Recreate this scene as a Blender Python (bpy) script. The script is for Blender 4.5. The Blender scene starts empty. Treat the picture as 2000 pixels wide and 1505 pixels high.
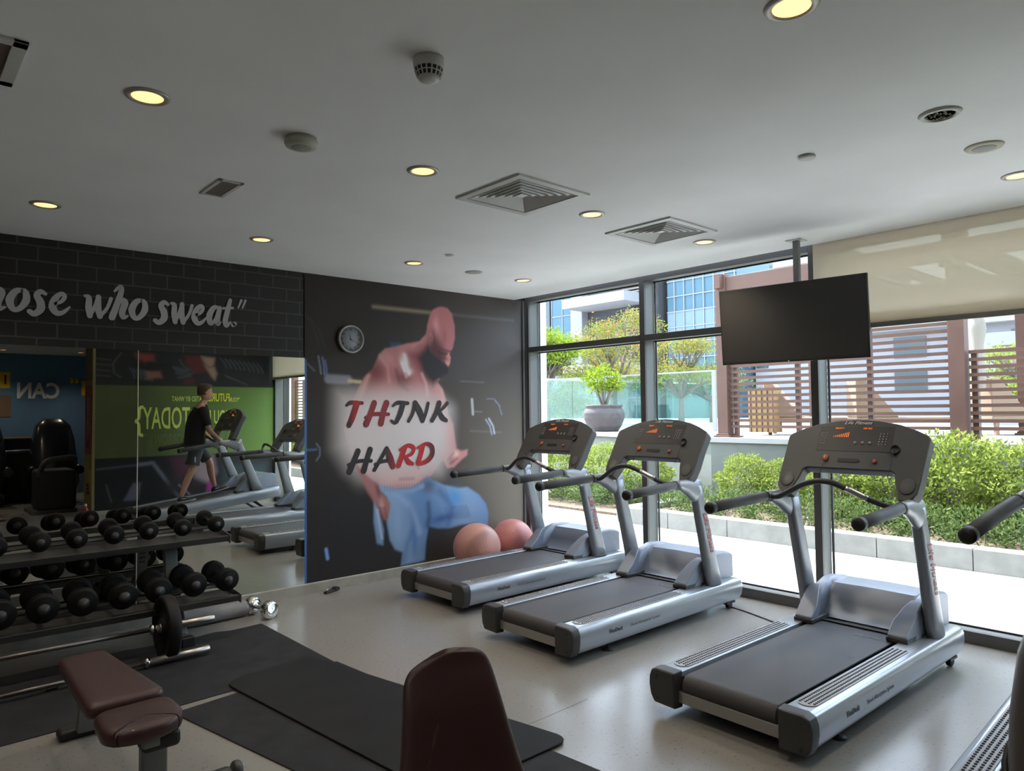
import bpy, bmesh, math, random
import numpy as np
from mathutils import Vector, Matrix, noise
random.seed(7); rng = np.random.default_rng(7)
S = bpy.context.scene
COL = S.collection
PI = math.pi
def R(a): return math.radians(a)

# ------------------------------------------------------------------ camera, world, sun, exposure
cd = bpy.data.cameras.new('camera'); cam = bpy.data.objects.new('camera', cd); COL.objects.link(cam); S.camera = cam
cd.sensor_width = 36; cd.lens = 36 * 1389.9 / 2000; cd.clip_start = .05; cd.clip_end = 400
yaw, pitch, roll = 0.841152, 0.0369536, -0.0103529
F = Vector((math.cos(pitch)*math.cos(yaw), math.cos(pitch)*math.sin(yaw), math.sin(pitch)))
Rt = F.cross(Vector((0, 0, 1))).normalized(); Up = Rt.cross(F)
R2 = Rt*math.cos(roll) + Up*math.sin(roll); U2 = Up*math.cos(roll) - Rt*math.sin(roll)
cam.matrix_world = Matrix.Translation((-5.6333, -6.0656, 1.62)) @ Matrix((R2, U2, -F)).transposed().to_4x4()

S.view_settings.view_transform = 'Standard'; S.view_settings.look = 'None'; S.view_settings.gamma = 1
S.view_settings.use_curve_mapping = False; S.view_settings.exposure = 1.76
W = bpy.data.worlds.new('world'); S.world = W; W.use_nodes = True
nt = W.node_tree; bg = nt.nodes['Background']
sky = nt.nodes.new('ShaderNodeTexSky'); sky.sky_type = 'NISHITA'; sky.sun_disc = False
sky.sun_elevation = R(58); sky.sun_rotation = R(20); sky.dust_density = 3.0; sky.air_density = 1.0
mixw = nt.nodes.new('ShaderNodeMix'); mixw.data_type = 'RGBA'; mixw.inputs[0].default_value = .5
mixw.inputs[7].default_value = (7.6, 8.9, 10.8, 1)
nt.links.new(sky.outputs[0], mixw.inputs[6]); nt.links.new(mixw.outputs[2], bg.inputs[0]); bg.inputs[1].default_value = .32
sd = bpy.data.lights.new('sun', 'SUN'); sd.energy = 5.2; sd.angle = R(.6); sd.color = (1, .97, .92)
sun = bpy.data.objects.new('sun', sd); COL.objects.link(sun)
sun.rotation_euler = Vector((-.02, -.62, -1)).to_track_quat('-Z', 'Y').to_euler()

# ------------------------------------------------------------------ helpers
def tag(o, label=None, cat=None, group=None, kind=None):
    if label: o['label'] = label
    if cat: o['category'] = cat
    if group: o['group'] = group
    if kind: o['kind'] = kind
    return o
def thing(name, label, cat, loc=(0, 0, 0), rz=0, group=None, kind=None):
    o = bpy.data.objects.new(name, None); COL.objects.link(o); o.empty_display_size = .1
    o.location = loc; o.rotation_euler = (0, 0, rz)
    return tag(o, label, cat, group, kind)
MATS = {}
def mat(name, col=(.5, .5, .5), rough=.5, metal=0, spec=.5, emit=None, es=0, noise_amt=0, nscale=20, bump=0, bscale=200, coat=0, trans=0, sheen=0):
    if name in MATS: return MATS[name]
    m = bpy.data.materials.new(name); m.use_nodes = True; n = m.node_tree; p = n.nodes['Principled BSDF']
    p.inputs['Base Color'].default_value = (*col, 1); p.inputs['Roughness'].default_value = rough
    p.inputs['Metallic'].default_value = metal; p.inputs['Specular IOR Level'].default_value = spec
    p.inputs['Coat Weight'].default_value = coat
    if sheen: p.inputs['Sheen Weight'].default_value = sheen
    if emit: p.inputs['Emission Color'].default_value = (*emit, 1); p.inputs['Emission Strength'].default_value = es
    if noise_amt or bump:
        tc = n.nodes.new('ShaderNodeTexCoord')
    if noise_amt:
        nz = n.nodes.new('ShaderNodeTexNoise'); nz.inputs['Scale'].default_value = nscale; nz.inputs['Detail'].default_value = 5
        n.links.new(tc.outputs['Object'], nz.inputs['Vector'])
        rp = n.nodes.new('ShaderNodeValToRGB'); n.links.new(nz.outputs[0], rp.inputs[0])
        rp.color_ramp.elements[0].position = .3; rp.color_ramp.elements[1].position = .7
        rp.color_ramp.elements[0].color = (*[c*(1-noise_amt) for c in col], 1)
        rp.color_ramp.elements[1].color = (*[min(1, c*(1+noise_amt)) for c in col], 1)
        n.links.new(rp.outputs[0], p.inputs['Base Color'])
    if bump:
        nb = n.nodes.new('ShaderNodeTexNoise'); nb.inputs['Scale'].default_value = bscale; nb.inputs['Detail'].default_value = 3
        n.links.new(tc.outputs['Object'], nb.inputs['Vector'])
        b = n.nodes.new('ShaderNodeBump'); b.inputs['Strength'].default_value = bump; b.inputs['Distance'].default_value = .01
        n.links.new(nb.outputs[0], b.inputs['Height']); n.links.new(b.outputs[0], p.inputs['Normal'])
    MATS[name] = m; return m
def attr_mat(name, rough=.4, coat=0):
    m = bpy.data.materials.new(name); m.use_nodes = True; n = m.node_tree; p = n.nodes['Principled BSDF']
    a = n.nodes.new('ShaderNodeVertexColor'); a.layer_name = 'Col'
    n.links.new(a.outputs[0], p.inputs['Base Color']); p.inputs['Roughness'].default_value = rough; p.inputs['Coat Weight'].default_value = coat
    p.inputs['Specular IOR Level'].default_value = .4
    MATS[name] = m; return m
def thin_glass(name, tint=(.97, 1, .98), refl=.06):
    m = bpy.data.materials.new(name); m.use_nodes = True; n = m.node_tree; n.nodes.clear()
    out = n.nodes.new('ShaderNodeOutputMaterial'); t = n.nodes.new('ShaderNodeBsdfTransparent'); t.inputs[0].default_value = (*tint, 1)
    g = n.nodes.new('ShaderNodeBsdfGlossy'); g.inputs[1].default_value = .01
    fr = n.nodes.new('ShaderNodeLayerWeight'); fr.inputs[0].default_value = .25
    mp = n.nodes.new('ShaderNodeMath'); mp.operation = 'MULTIPLY_ADD'; mp.inputs[1].default_value = .35; mp.inputs[2].default_value = refl
    n.links.new(fr.outputs['Fresnel'], mp.inputs[0])
    mx = n.nodes.new('ShaderNodeMixShader'); n.links.new(mp.outputs[0], mx.inputs[0]); n.links.new(t.outputs[0], mx.inputs[1]); n.links.new(g.outputs[0], mx.inputs[2])
    n.links.new(mx.outputs[0], out.inputs[0]); MATS[name] = m; return m

class MB:
    """collects shapes, builds ONE mesh object"""
    def __init__(s): s.v = []; s.f = []; s.smooth = []
    def add(s, vs, fs, sm=False):
        o = len(s.v); s.v += [tuple(p) for p in vs]; s.f += [tuple(i+o for i in f) for f in fs]; s.smooth += [sm]*len(fs); return s
    def box(s, x0, x1, y0, y1, z0, z1):
        return s.add([(x0,y0,z0),(x1,y0,z0),(x1,y1,z0),(x0,y1,z0),(x0,y0,z1),(x1,y0,z1),(x1,y1,z1),(x0,y1,z1)],
                     [(0,3,2,1),(4,5,6,7),(0,1,5,4),(1,2,6,5),(2,3,7,6),(3,0,4,7)])
    def loft(s, secs, closed=True, caps=True, sm=True):
        n = len(secs[0]); vs = [p for q in secs for p in q]; fs = []
        for i in range(len(secs)-1):
            for j in range(n if closed else n-1):
                a = i*n+j; b = i*n+(j+1) % n; fs.append((a, b, b+n, a+n))
        s.add(vs, fs, sm)
        if caps:
            o = len(s.v)-len(vs)
            s.f.append(tuple(o+j for j in reversed(range(n)))); s.f.append(tuple(o+(len(secs)-1)*n+j for j in range(n))); s.smooth += [False, False]
        return s
    def tube(s, path, r, n=12, caps=True, scale=(1, 1)):
        P = [Vector(p) for p in path]; rs = r if isinstance(r, (list, tuple)) else [r]*len(P)
        secs = []; ref = None
        for i, p in enumerate(P):
            d = (P[min(i+1, len(P)-1)]-P[max(i-1, 0)]).normalized()
            if ref is None: ref = Vector((0, 0, 1)) if abs(d.z) < .9 else Vector((1, 0, 0))
            u = d.cross(ref).normalized(); w = u.cross(d).normalized(); ref = w
            secs.append([p+(u*math.cos(2*PI*k/n)*scale[0]+w*math.sin(2*PI*k/n)*scale[1])*rs[i] for k in range(n)])
        return s.loft(secs, caps=caps)
    def lathe(s, prof, c=(0, 0, 0), axis='z', n=24, sm=True):
        secs = []
        for r, h in prof:
            ring = []
            for k in range(n):
                a = 2*PI*k/n; x, y = r*math.cos(a), r*math.sin(a)
                ring.append({'z': (c[0]+x, c[1]+y, c[2]+h), 'y': (c[0]+x, c[1]+h, c[2]-y), 'x': (c[0]+h, c[1]+x, c[2]+y)}[axis])
            secs.append(ring)
        return s.loft(secs, sm=sm)
    def prism(s, poly, axis, a, b):
        """polygon (u,v) extruded on axis from a to b; axis x:(y,z) y:(x,z) z:(x,y)"""
        f = {'x': lambda p, t: (t, p[0], p[1]), 'y': lambda p, t: (p[0], t, p[1]), 'z': lambda p, t: (p[0], p[1], t)}[axis]
        return s.loft([[f(p, a) for p in poly], [f(p, b) for p in poly]], sm=False)
    def build(s, name, m, parent=None, bevel=0, seg=2, loc=None, fixn=True, auto=True):
        me = bpy.data.meshes.new(name); me.from_pydata(s.v, [], s.f)
        if fixn:
            bm = bmesh.new(); bm.from_mesh(me); bmesh.ops.recalc_face_normals(bm, faces=bm.faces); bm.to_mesh(me); bm.free()
        me.polygons.foreach_set('use_smooth', [bool(x) for x in s.smooth]); me.materials.append(m); me.update()
        o = bpy.data.objects.new(name, me); COL.objects.link(o)
        if parent: o.parent = parent
        if loc: o.location = loc
        if bevel:
            b = o.modifiers.new('b', 'BEVEL'); b.width = bevel; b.segments = seg; b.limit_method = 'ANGLE'; b.angle_limit = R(40); b.harden_normals = False
            for p in me.polygons: p.use_smooth = True
            w = o.modifiers.new('w', 'WEIGHTED_NORMAL'); w.keep_sharp = True
        return o
def rpoly(x0, x1, y0, y1, r, n=6):
    out = []
    for cx, cy, a0 in ((x1-r, y1-r, 0), (x0+r, y1-r, 90), (x0+r, y0+r, 180), (x1-r, y0+r, 270)):
        for k in range(n+1):
            a = R(a0+90*k/n); out.append((cx+r*math.cos(a), cy+r*math.sin(a)))
    return out
def smooth_path(pts, n=6):
    P = [Vector(p) for p in pts]; P = [P[0]*2-P[1]]+P+[P[-1]*2-P[-2]]; out = []
    for i in range(1, len(P)-2):
        for k in range(n):
            t = k/n; a, b, c, d = P[i-1:i+3]
            out.append(.5*((2*b)+(c-a)*t+(2*a-5*b+4*c-d)*t*t+(3*b-a-3*c+d)*t**3))
    return out+[P[-2]]
def copy_tree(o, parent=None):
    c = o.copy(); COL.objects.link(c); c.parent = parent
    for ch in list(o.children): copy_tree(ch, c)
    return c
def text(body, size, m, parent=None, loc=(0, 0, 0), rot=(0, 0, 0), name='lettering', ext=.0006, xs=1, shear=0, bold=0, align='CENTER', space=1):
    cu = bpy.data.curves.new(name, 'FONT'); cu.body = body; cu.size = size; cu.extrude = ext; cu.shear = shear; cu.offset = bold*size
    cu.align_x = align; cu.align_y = 'CENTER'; cu.resolution_u = 3; cu.space_character = space
    t = bpy.data.objects.new(name, cu); COL.objects.link(t); dg = bpy.context.evaluated_depsgraph_get()
    me = bpy.data.meshes.new_from_object(t.evaluated_get(dg)); bpy.data.objects.remove(t); bpy.data.curves.remove(cu)
    me.name = name; me.materials.clear(); me.materials.append(m)
    for v in me.vertices: v.co.x *= xs
    o = bpy.data.objects.new(name, me); COL.objects.link(o); o.location = loc; o.rotation_euler = rot
    if parent: o.parent = parent
    return o
def strokes(polys, m, name, parent=None, col=None, off=.003, smooth=5):
    """flat brush strokes on a wall facing -Y: polys = [(points (x,z), widths)]"""
    vs, fs = [], []
    for k, (pts, ws) in enumerate(polys):
        P = smooth_path([(p[0], 0, p[1]) for p in pts], smooth) if len(pts) > 2 else [Vector((p[0], 0, p[1])) for p in pts]
        ws = ws if isinstance(ws, (list, tuple)) else [ws]*len(pts)
        N = len(P); y = -off-.0004*k
        W_ = [np.interp(i/(N-1)*(len(pts)-1), range(len(pts)), ws) for i in range(N)]
        L = []
        for i, p in enumerate(P):
            d = (P[min(i+1, N-1)]-P[max(i-1, 0)]).normalized(); q = Vector((-d.z, 0, d.x))*W_[i]/2
            L.append((p+q, p-q))
        o = len(vs)
        for a, b in L: vs += [(a.x, y, a.z), (b.x, y, b.z)]
        fs += [(o+2*i, o+2*i+1, o+2*i+3, o+2*i+2) for i in range(N-1)]
        for p, w in ((P[0], W_[0]), (P[-1], W_[-1])):
            o = len(vs); vs += [(p.x+w/2*math.cos(2*PI*j/14), y-.0001, p.z+w/2*math.sin(2*PI*j/14)) for j in range(14)]; fs.append(tuple(range(o, o+14)))
    me = bpy.data.meshes.new(name); me.from_pydata(vs, [], fs); me.materials.append(m)
    if col:
        ca = me.color_attributes.new('Col', 'FLOAT_COLOR', 'POINT')
        for i, v in enumerate(vs): ca.data[i].color = (*col(v[0], v[2]), 1)
    o = bpy.data.objects.new(name, me); COL.objects.link(o)
    if parent: o.parent = parent
    return o
def s2l(c): return tuple(((x/255+.055)/1.055)**2.4 if x > 10 else x/255/12.92 for x in c)

class Paint:
    """a printed picture on a flat sheet, as colours of a fine mesh (u,v in metres)"""
    def __init__(s, u0, u1, v0, v1, step, base):
        s.U = np.arange(u0, u1+step*.5, step); s.V = np.arange(v0, v1+step*.5, step)
        s.u, s.v = np.meshgrid(s.U, s.V); s.c = np.ones(s.u.shape+(3,))*np.array(s2l(base))
    def blend(s, a, col):
        a = a[..., None]; s.c = s.c*(1-a)+np.array(col)*a if not callable(col) else s.c*(1-a)+col(s.u, s.v)*a
    def poly(s, pts, col, soft=.01, alpha=1):
        d = np.full(s.u.shape, 9.); ins = np.zeros(s.u.shape, bool); n = len(pts)
        for i in range(n):
            (x0, y0), (x1, y1) = pts[i], pts[(i+1) % n]; dx, dy = x1-x0, y1-y0; L = dx*dx+dy*dy+1e-12
            t = np.clip(((s.u-x0)*dx+(s.v-y0)*dy)/L, 0, 1); d = np.minimum(d, np.hypot(s.u-x0-t*dx, s.v-y0-t*dy))
            cr = ((y0 > s.v) != (y1 > s.v)); xi = dx*(s.v-y0)/(dy if abs(dy) > 1e-9 else 1e-9)+x0; ins ^= cr & (s.u < xi)
        sd_ = np.where(ins, d, -d); a = np.clip(sd_/soft*.5+.5, 0, 1); a = a*a*(3-2*a)
        s.blend(a*alpha, col if callable(col) else s2l(col))
    def stroke(s, pts, w, col, soft=.01, alpha=1):
        d = np.full(s.u.shape, 9.)
        for (x0, y0), (x1, y1) in zip(pts[:-1], pts[1:]):
            dx, dy = x1-x0, y1-y0; L = dx*dx+dy*dy+1e-12
            t = np.clip(((s.u-x0)*dx+(s.v-y0)*dy)/L, 0, 1); d = np.minimum(d, np.hypot(s.u-x0-t*dx, s.v-y0-t*dy))
        a = np.clip((w/2-d)/soft*.5+.5, 0, 1); s.blend(a*a*(3-2*a)*alpha, s2l(col))
    def blob(s, c, rx, rz, col, alpha=1, rot=0):
        du, dv = s.u-c[0], s.v-c[1]; cr, sr = math.cos(rot), math.sin(rot)
        q = ((du*cr+dv*sr)/rx)**2+((-du*sr+dv*cr)/rz)**2; s.blend(np.clip(np.exp(-q*1.5), 0, 1)*alpha, s2l(col))
    def build(s, name, m, fn, parent=None, gain=1):
        s.c = np.clip(s.c*gain, 0, .85); nv, nu = s.u.shape; vs = [fn(a, b) for a, b in zip(s.u.ravel(), s.v.ravel())]
        fs = [(j*nu+i, j*nu+i+1, (j+1)*nu+i+1, (j+1)*nu+i) for j in range(nv-1) for i in range(nu-1)]
        me = bpy.data.meshes.new(name); me.from_pydata(vs, [], fs); me.materials.append(m)
        ca = me.color_attributes.new('Col', 'FLOAT_COLOR', 'POINT')
        ca.data.foreach_set('color', np.concatenate([s.c.reshape(-1, 3), np.ones((nv*nu, 1))], 1).astype(np.float32).ravel())
        o = bpy.data.objects.new(name, me); COL.objects.link(o)
        if parent: o.parent = parent
        return o

# ------------------------------------------------------------------ materials
M_ceil = mat('ceiling_paint', (.92, .925, .925), .8, noise_amt=.03, nscale=2)
M_wall = mat('wall_paint', (.78, .78, .76), .7)
M_base = mat('baseboard_stone', (.36, .35, .30), .35, noise_amt=.15, nscale=8)
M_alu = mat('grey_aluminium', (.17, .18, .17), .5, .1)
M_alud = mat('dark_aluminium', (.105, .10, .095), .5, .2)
M_silver = mat('silver_plastic', (.36, .385, .42), .30, .45, coat=.3)
M_silver2 = mat('silver_grey_cover', (.25, .28, .34), .42, .25)
M_upr = mat('upright_grey', (.27, .28, .30), .38, .35)
M_dark = mat('charcoal_plastic', (.045, .045, .045), .42, noise_amt=.1, nscale=60)
M_cons = mat('console_plastic', (.066, .066, .065), .5)
M_black = mat('black_rubber', (.012, .012, .013), .55)
M_grip = mat('grip_rubber', (.055, .058, .062), .6, bump=.2, bscale=400)
M_belt = mat('belt_rubber', (.055, .052, .055), .6, bump=.3, bscale=600)
M_chrome = mat('chrome', (.75, .73, .70), .12, 1)
M_steel = mat('brushed_steel', (.5, .48, .45), .3, 1)
M_maroon = mat('maroon_vinyl', (.045, .0165, .0165), .42, coat=.15, noise_amt=.12, nscale=5)
M_led = mat('orange_led', (.3, .08, .02), .5, emit=(1, .22, .03), es=.2)
M_white = mat('white_print', (.65, .65, .65), .5)
M_whitep = mat('white_plastic', (.62, .62, .58), .45)
M_red = mat('red_print', (.42, .10, .09), .5)
M_glass = thin_glass('window_glass', (.97, .99, .98), .015)
M_bglass = thin_glass('balustrade_glass', (.80, .94, .91), .04)
M_mirror = mat('mirror_silver', (.66, .68, .64), 0.0, 1)
M_mural = attr_mat('mural_print', .55, 0)
M_mural2 = attr_mat('mural_print_opposite', .6)
M_letter = attr_mat('letter_print', .5)
def lamp_mat(): return mat('warm_lamp', (1, .8, .5), .5, emit=(1, .60, .22), es=.55)

# floor: pale speckled vinyl with one welded seam
def floor_mat():
    m = bpy.data.materials.new('speckled_vinyl_floor'); m.use_nodes = True; n = m.node_tree; p = n.nodes['Principled BSDF']; L = n.links.new
    tc = n.nodes.new('ShaderNodeTexCoord'); a = n.nodes.new('ShaderNodeTexNoise'); a.inputs['Scale'].default_value = 55; a.inputs['Detail'].default_value = 2
    b = n.nodes.new('ShaderNodeTexNoise'); b.inputs['Scale'].default_value = 1.3; b.inputs['Detail'].default_value = 4
    L(tc.outputs['Object'], a.inputs['Vector']); L(tc.outputs['Object'], b.inputs['Vector'])
    r = n.nodes.new('ShaderNodeValToRGB'); L(a.outputs[0], r.inputs[0]); e = r.color_ramp.elements
    e[0].position = .30; e[0].color = (.165, .16, .15, 1); e[1].position = .38; e[1].color = (.25, .247, .236, 1)
    r2 = n.nodes.new('ShaderNodeValToRGB'); L(b.outputs[0], r2.inputs[0]); r2.color_ramp.elements[0].color = (.86, .84, .80, 1); r2.color_ramp.elements[1].color = (1.08, 1.06, 1.02, 1)
    mx = n.nodes.new('ShaderNodeMix'); mx.data_type = 'RGBA'; mx.blend_type = 'MULTIPLY'; mx.inputs[0].default_value = 1
    L(r.outputs[0], mx.inputs[6]); L(r2.outputs[0], mx.inputs[7]); L(mx.outputs[2], p.inputs['Base Color'])
    p.inputs['Roughness'].default_value = .24; p.inputs['Specular IOR Level'].default_value = .5
    b2 = n.nodes.new('ShaderNodeTexNoise'); b2.inputs['Scale'].default_value = 3.0; L(tc.outputs['Object'], b2.inputs['Vector'])
    bp = n.nodes.new('ShaderNodeBump'); bp.inputs['Strength'].default_value = .12; bp.inputs['Distance'].default_value = .02; L(b2.outputs[0], bp.inputs['Height']); L(bp.outputs[0], p.inputs['Normal'])
    return m
def brick_mat(name, c1, c2, mortar, bw, rh, ms, off=.5, plane='xz', rough=.6, scale=1, shift=(0, 0, 0)):
    m = bpy.data.materials.new(name); m.use_nodes = True; n = m.node_tree; p = n.nodes['Principled BSDF']; L = n.links.new
    tc = n.nodes.new('ShaderNodeTexCoord'); mp = n.nodes.new('ShaderNodeMapping'); L(tc.outputs['Object'], mp.inputs[0])
    if plane == 'xz': mp.inputs['Rotation'].default_value = (R(-90), 0, 0)
    if plane == 'yz': mp.inputs['Rotation'].default_value = (R(-90), 0, R(-90))
    mp.inputs['Location'].default_value = shift
    b = n.nodes.new('ShaderNodeTexBrick'); L(mp.outputs[0], b.inputs['Vector']); b.offset = off
    b.inputs['Scale'].default_value = scale; b.inputs['Brick Width'].default_value = bw; b.inputs['Row Height'].default_value = rh; b.inputs['Mortar Size'].default_value = ms
    b.inputs['Mortar Smooth'].default_value = .3
    b.inputs['Color1'].default_value = (*c1, 1); b.inputs['Color2'].default_value = (*c2, 1); b.inputs['Mortar'].default_value = (*mortar, 1)
    L(b.outputs[0], p.inputs['Base Color']); p.inputs['Roughness'].default_value = rough; return m

# ------------------------------------------------------------------ room shell
H = 2.908
def struct(name, mb, m, **k): return tag(mb.build(name, m, **k), kind='structure')
struct('floor', MB().box(-9, .02, -11.5, .02, -.06, 0), floor_mat())
struct('floor_seam', MB().prism([(-3.335, -3.30), (-3.0, -3.312), (-2.62, -3.30), (-2.62, -3.303), (-3.0, -3.315), (-3.335, -3.303)], 'z', -.001, .0006), mat('seam_dark', (.12, .115, .10), .7)).name = 'trim_12'
struct('ceiling', MB().box(-9, -.16, -11.5, .02, H, H+.12), M_ceil)
struct('ceiling_recess', MB().box(-.16, .35, -11.5, .02, 3.06, 3.18), M_ceil).name = 'trim_1'
struct('wall_left', MB().box(-9.1, .2, .012, .14, 0, 3.1), mat('black_print_wall', (.016, .015, .015), .5))
struct('wall_back', MB().box(-9.12, -9, -11.6, .02, 0, 3.1), M_wall)
struct('wall_far', MB().box(-9.1, .3, -11.62, -11.4, 0, 3.1), M_wall)
struct('wall_right', MB().box(-2.99, .3, -7.6, -7.02, 0, 3.1), mat('black_wall', (.02, .02, .022), .5))
struct('wall_side', MB().box(0, .2, -11.4, -7.6, 0, 3.1), M_wall)
bb = MB().prism([(.012, 0), (-.018, 0), (-.018, .088), (-.008, .095), (.012, .095)], 'x', -9, .0)
struct('baseboard_left', bb, M_base)
struct('baseboard_right', MB().box(-2.99, 0, -7.02, -6.995, 0, .09), M_base)

# brick print above the mirrors (a printed film on the wall)
bm_ = brick_mat('brick_print', (.0135, .0125, .0125), (.017, .0155, .015), (.065, .062, .061), .25, .1105, .006, plane='xz', rough=.5, shift=(.03, .022, 0))
struct('wall_left_brick_print', MB().box(-9, -2.745, .004, .012, 2.10, H), bm_).name = 'trim_2'

MU = {"torso":[[-1.376,2.511],[-1.407,2.424],[-1.479,2.357],[-1.628,2.327],[-1.773,2.288],[-1.891,2.262],[-1.961,2.198],[-2.03,2.055],[-2.121,1.973],[-2.187,1.873],[-2.231,1.775],[-2.318,1.582],[-2.344,1.467],[-2.297,1.292],[-2.211,1.133],[-2.101,1.01],[-1.955,0.91],[-1.78,0.867],[-1.588,0.862],[-1.412,0.952],[-1.336,0.968],[-1.257,1.058],[-1.164,1.138],[-1.11,1.307],[-1.108,1.544],[-1.133,1.695],[-1.185,1.824],[-1.237,1.909],[-1.276,1.973],[-1.249,2.123],[-1.326,2.291]],"shoulderL":[[-2.03,2.055],[-2.121,1.973],[-2.187,1.873],[-2.231,1.775],[-2.188,1.619],[-2.054,1.737],[-2.008,1.916]],"head":[[-1.244,2.732],[-1.31,2.698],[-1.354,2.63],[-1.386,2.521],[-1.376,2.416],[-1.351,2.311],[-1.274,2.208],[-1.169,2.148],[-1.103,2.096],[-1.094,2.146],[-1.11,2.215],[-1.047,2.305],[-1.018,2.417],[-1.02,2.548],[-1.057,2.677],[-1.116,2.731],[-1.186,2.742]],"beard":[[-1.49,2.188],[-1.377,2.32],[-1.274,2.229],[-1.175,2.143],[-1.095,2.103],[-1.111,2.031],[-1.192,1.996],[-1.25,1.948],[-1.308,1.904],[-1.367,1.949],[-1.435,2.032]],"neckshadow":[[-1.629,2.213],[-1.489,2.282],[-1.377,2.309],[-1.354,2.013],[-1.297,1.908],[-1.38,1.928],[-1.481,2.031]],"rarm":[[-1.25,1.931],[-1.185,1.867],[-1.133,1.739],[-1.115,1.609],[-1.046,1.5],[-1.026,1.347],[-1.005,1.238],[-0.947,1.214],[-0.855,1.225],[-0.862,1.155],[-0.948,1.105],[-1.045,1.035],[-1.139,1.029],[-1.191,1.118],[-1.229,1.269],[-1.254,1.44],[-1.279,1.653]],"larm":[[-2.222,1.138],[-2.012,0.944],[-1.944,0.84],[-1.874,0.794],[-1.833,0.731],[-1.847,0.632],[-1.871,0.575],[-1.91,0.589],[-1.956,0.683],[-2.03,0.778],[-2.091,0.872],[-2.168,1.014]],"pants":[[-1.955,0.91],[-1.78,0.867],[-1.588,0.862],[-1.438,0.923],[-1.392,0.967],[-1.323,0.925],[-1.18,0.861],[-0.992,0.815],[-0.868,0.816],[-0.713,0.726],[-0.614,0.617],[-0.58,0.513],[-0.587,0.373],[-0.745,0.42],[-0.969,0.423],[-1.104,0.406],[-1.262,0.421],[-1.378,0.455],[-1.412,0.297],[-1.428,0.117],[-1.518,0.109],[-1.713,0.106],[-1.693,0.232],[-1.783,0.274],[-1.841,0.372],[-1.876,0.555],[-1.852,0.692],[-1.874,0.794],[-1.932,0.859]],"pants2":[[-2.017,0.777],[-1.967,0.684],[-1.911,0.48],[-1.918,0.334],[-1.987,0.359],[-2.022,0.571]],"blade":[[-2.017,2.662],[-1.323,2.661]],"blade2":[[-1.084,2.664],[-0.178,2.669]],"bluebox":[[-1.825,2.322],[-1.701,2.325],[-1.713,2.275],[-1.826,2.269]],"bar":[[-2.497,1.944],[-2.296,1.939]],"bar2":[[-2.285,1.93],[-2.161,1.921]],"haze":[[-2.392,1.812],[-1.381,1.822],[-1.107,1.652],[-1.124,1.222],[-1.231,1.014],[-1.92,0.977],[-2.276,1.118],[-2.403,1.316]],"p1":[[-0.603,1.537],[-0.545,1.468],[-0.516,1.372]],"p2":[[-0.559,1.547],[-0.5,1.467],[-0.477,1.38]],"p3":[[-0.467,1.751],[-0.407,1.694],[-0.369,1.591]],"p4":[[-0.585,1.767],[-0.482,1.767],[-0.392,1.683]],"p5":[[-0.796,1.757],[-0.784,1.601]],"p6":[[-2.599,2.149],[-2.585,2.074],[-2.573,1.99]],"p7":[[-2.558,2.142],[-2.544,2.066],[-2.538,1.981]],"p8":[[-2.532,2.114],[-2.517,2.039],[-2.515,1.982]],"p9":[[-2.709,2.079],[-2.639,2.016]],"p10":[[-2.807,1.295],[-2.669,1.293],[-2.619,1.296]],"p11":[[-2.619,1.347],[-2.585,1.304],[-2.585,1.239],[-2.619,1.194]],"p12":[[-2.523,0.375],[-2.508,0.289]],"p13":[[-2.729,2.535],[-2.649,2.41],[-2.589,2.244]],"p14":[[-2.69,2.51],[-2.589,2.386],[-2.527,2.228]],"p15":[[-0.761,1.628],[-0.66,1.623]],"p16":[[-0.954,1.954],[-0.627,1.947]],"nose":[[-1.104,2.255],[-1.077,2.206],[-1.089,2.14],[-1.116,2.111],[-1.148,2.144],[-1.137,2.214]],"brow":[[-1.221,2.296],[-1.141,2.274],[-1.055,2.266]],"cheek":[[-1.305,2.292],[-1.222,2.2],[-1.129,2.188]],"fold1":[[-1.589,0.667],[-1.553,0.479],[-1.64,0.306],[-1.677,0.149]],"fold2":[[-1.381,0.689],[-1.369,0.562],[-1.39,0.46]],"fold3":[[-1.781,0.826],[-1.589,0.667],[-1.491,0.41]],"shade3":[[-1.233,0.802],[-1.076,0.617],[-1.13,0.452]],"waist":[[-1.939,0.889],[-1.78,0.847],[-1.588,0.835],[-1.451,0.872]],"chest":[[-1.702,2.148],[-1.666,2.067],[-1.642,1.985]],"trap":[[-1.725,2.27],[-1.579,2.215]],"eye":[[-1.19,2.251],[-1.115,2.237]],"ear":[[-1.35,2.471],[-1.312,2.398]],"abs1":[[-1.803,0.969],[-1.636,0.937]],"lineR":[[-0.82,1.418],[-0.381,1.391]]}
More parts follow.
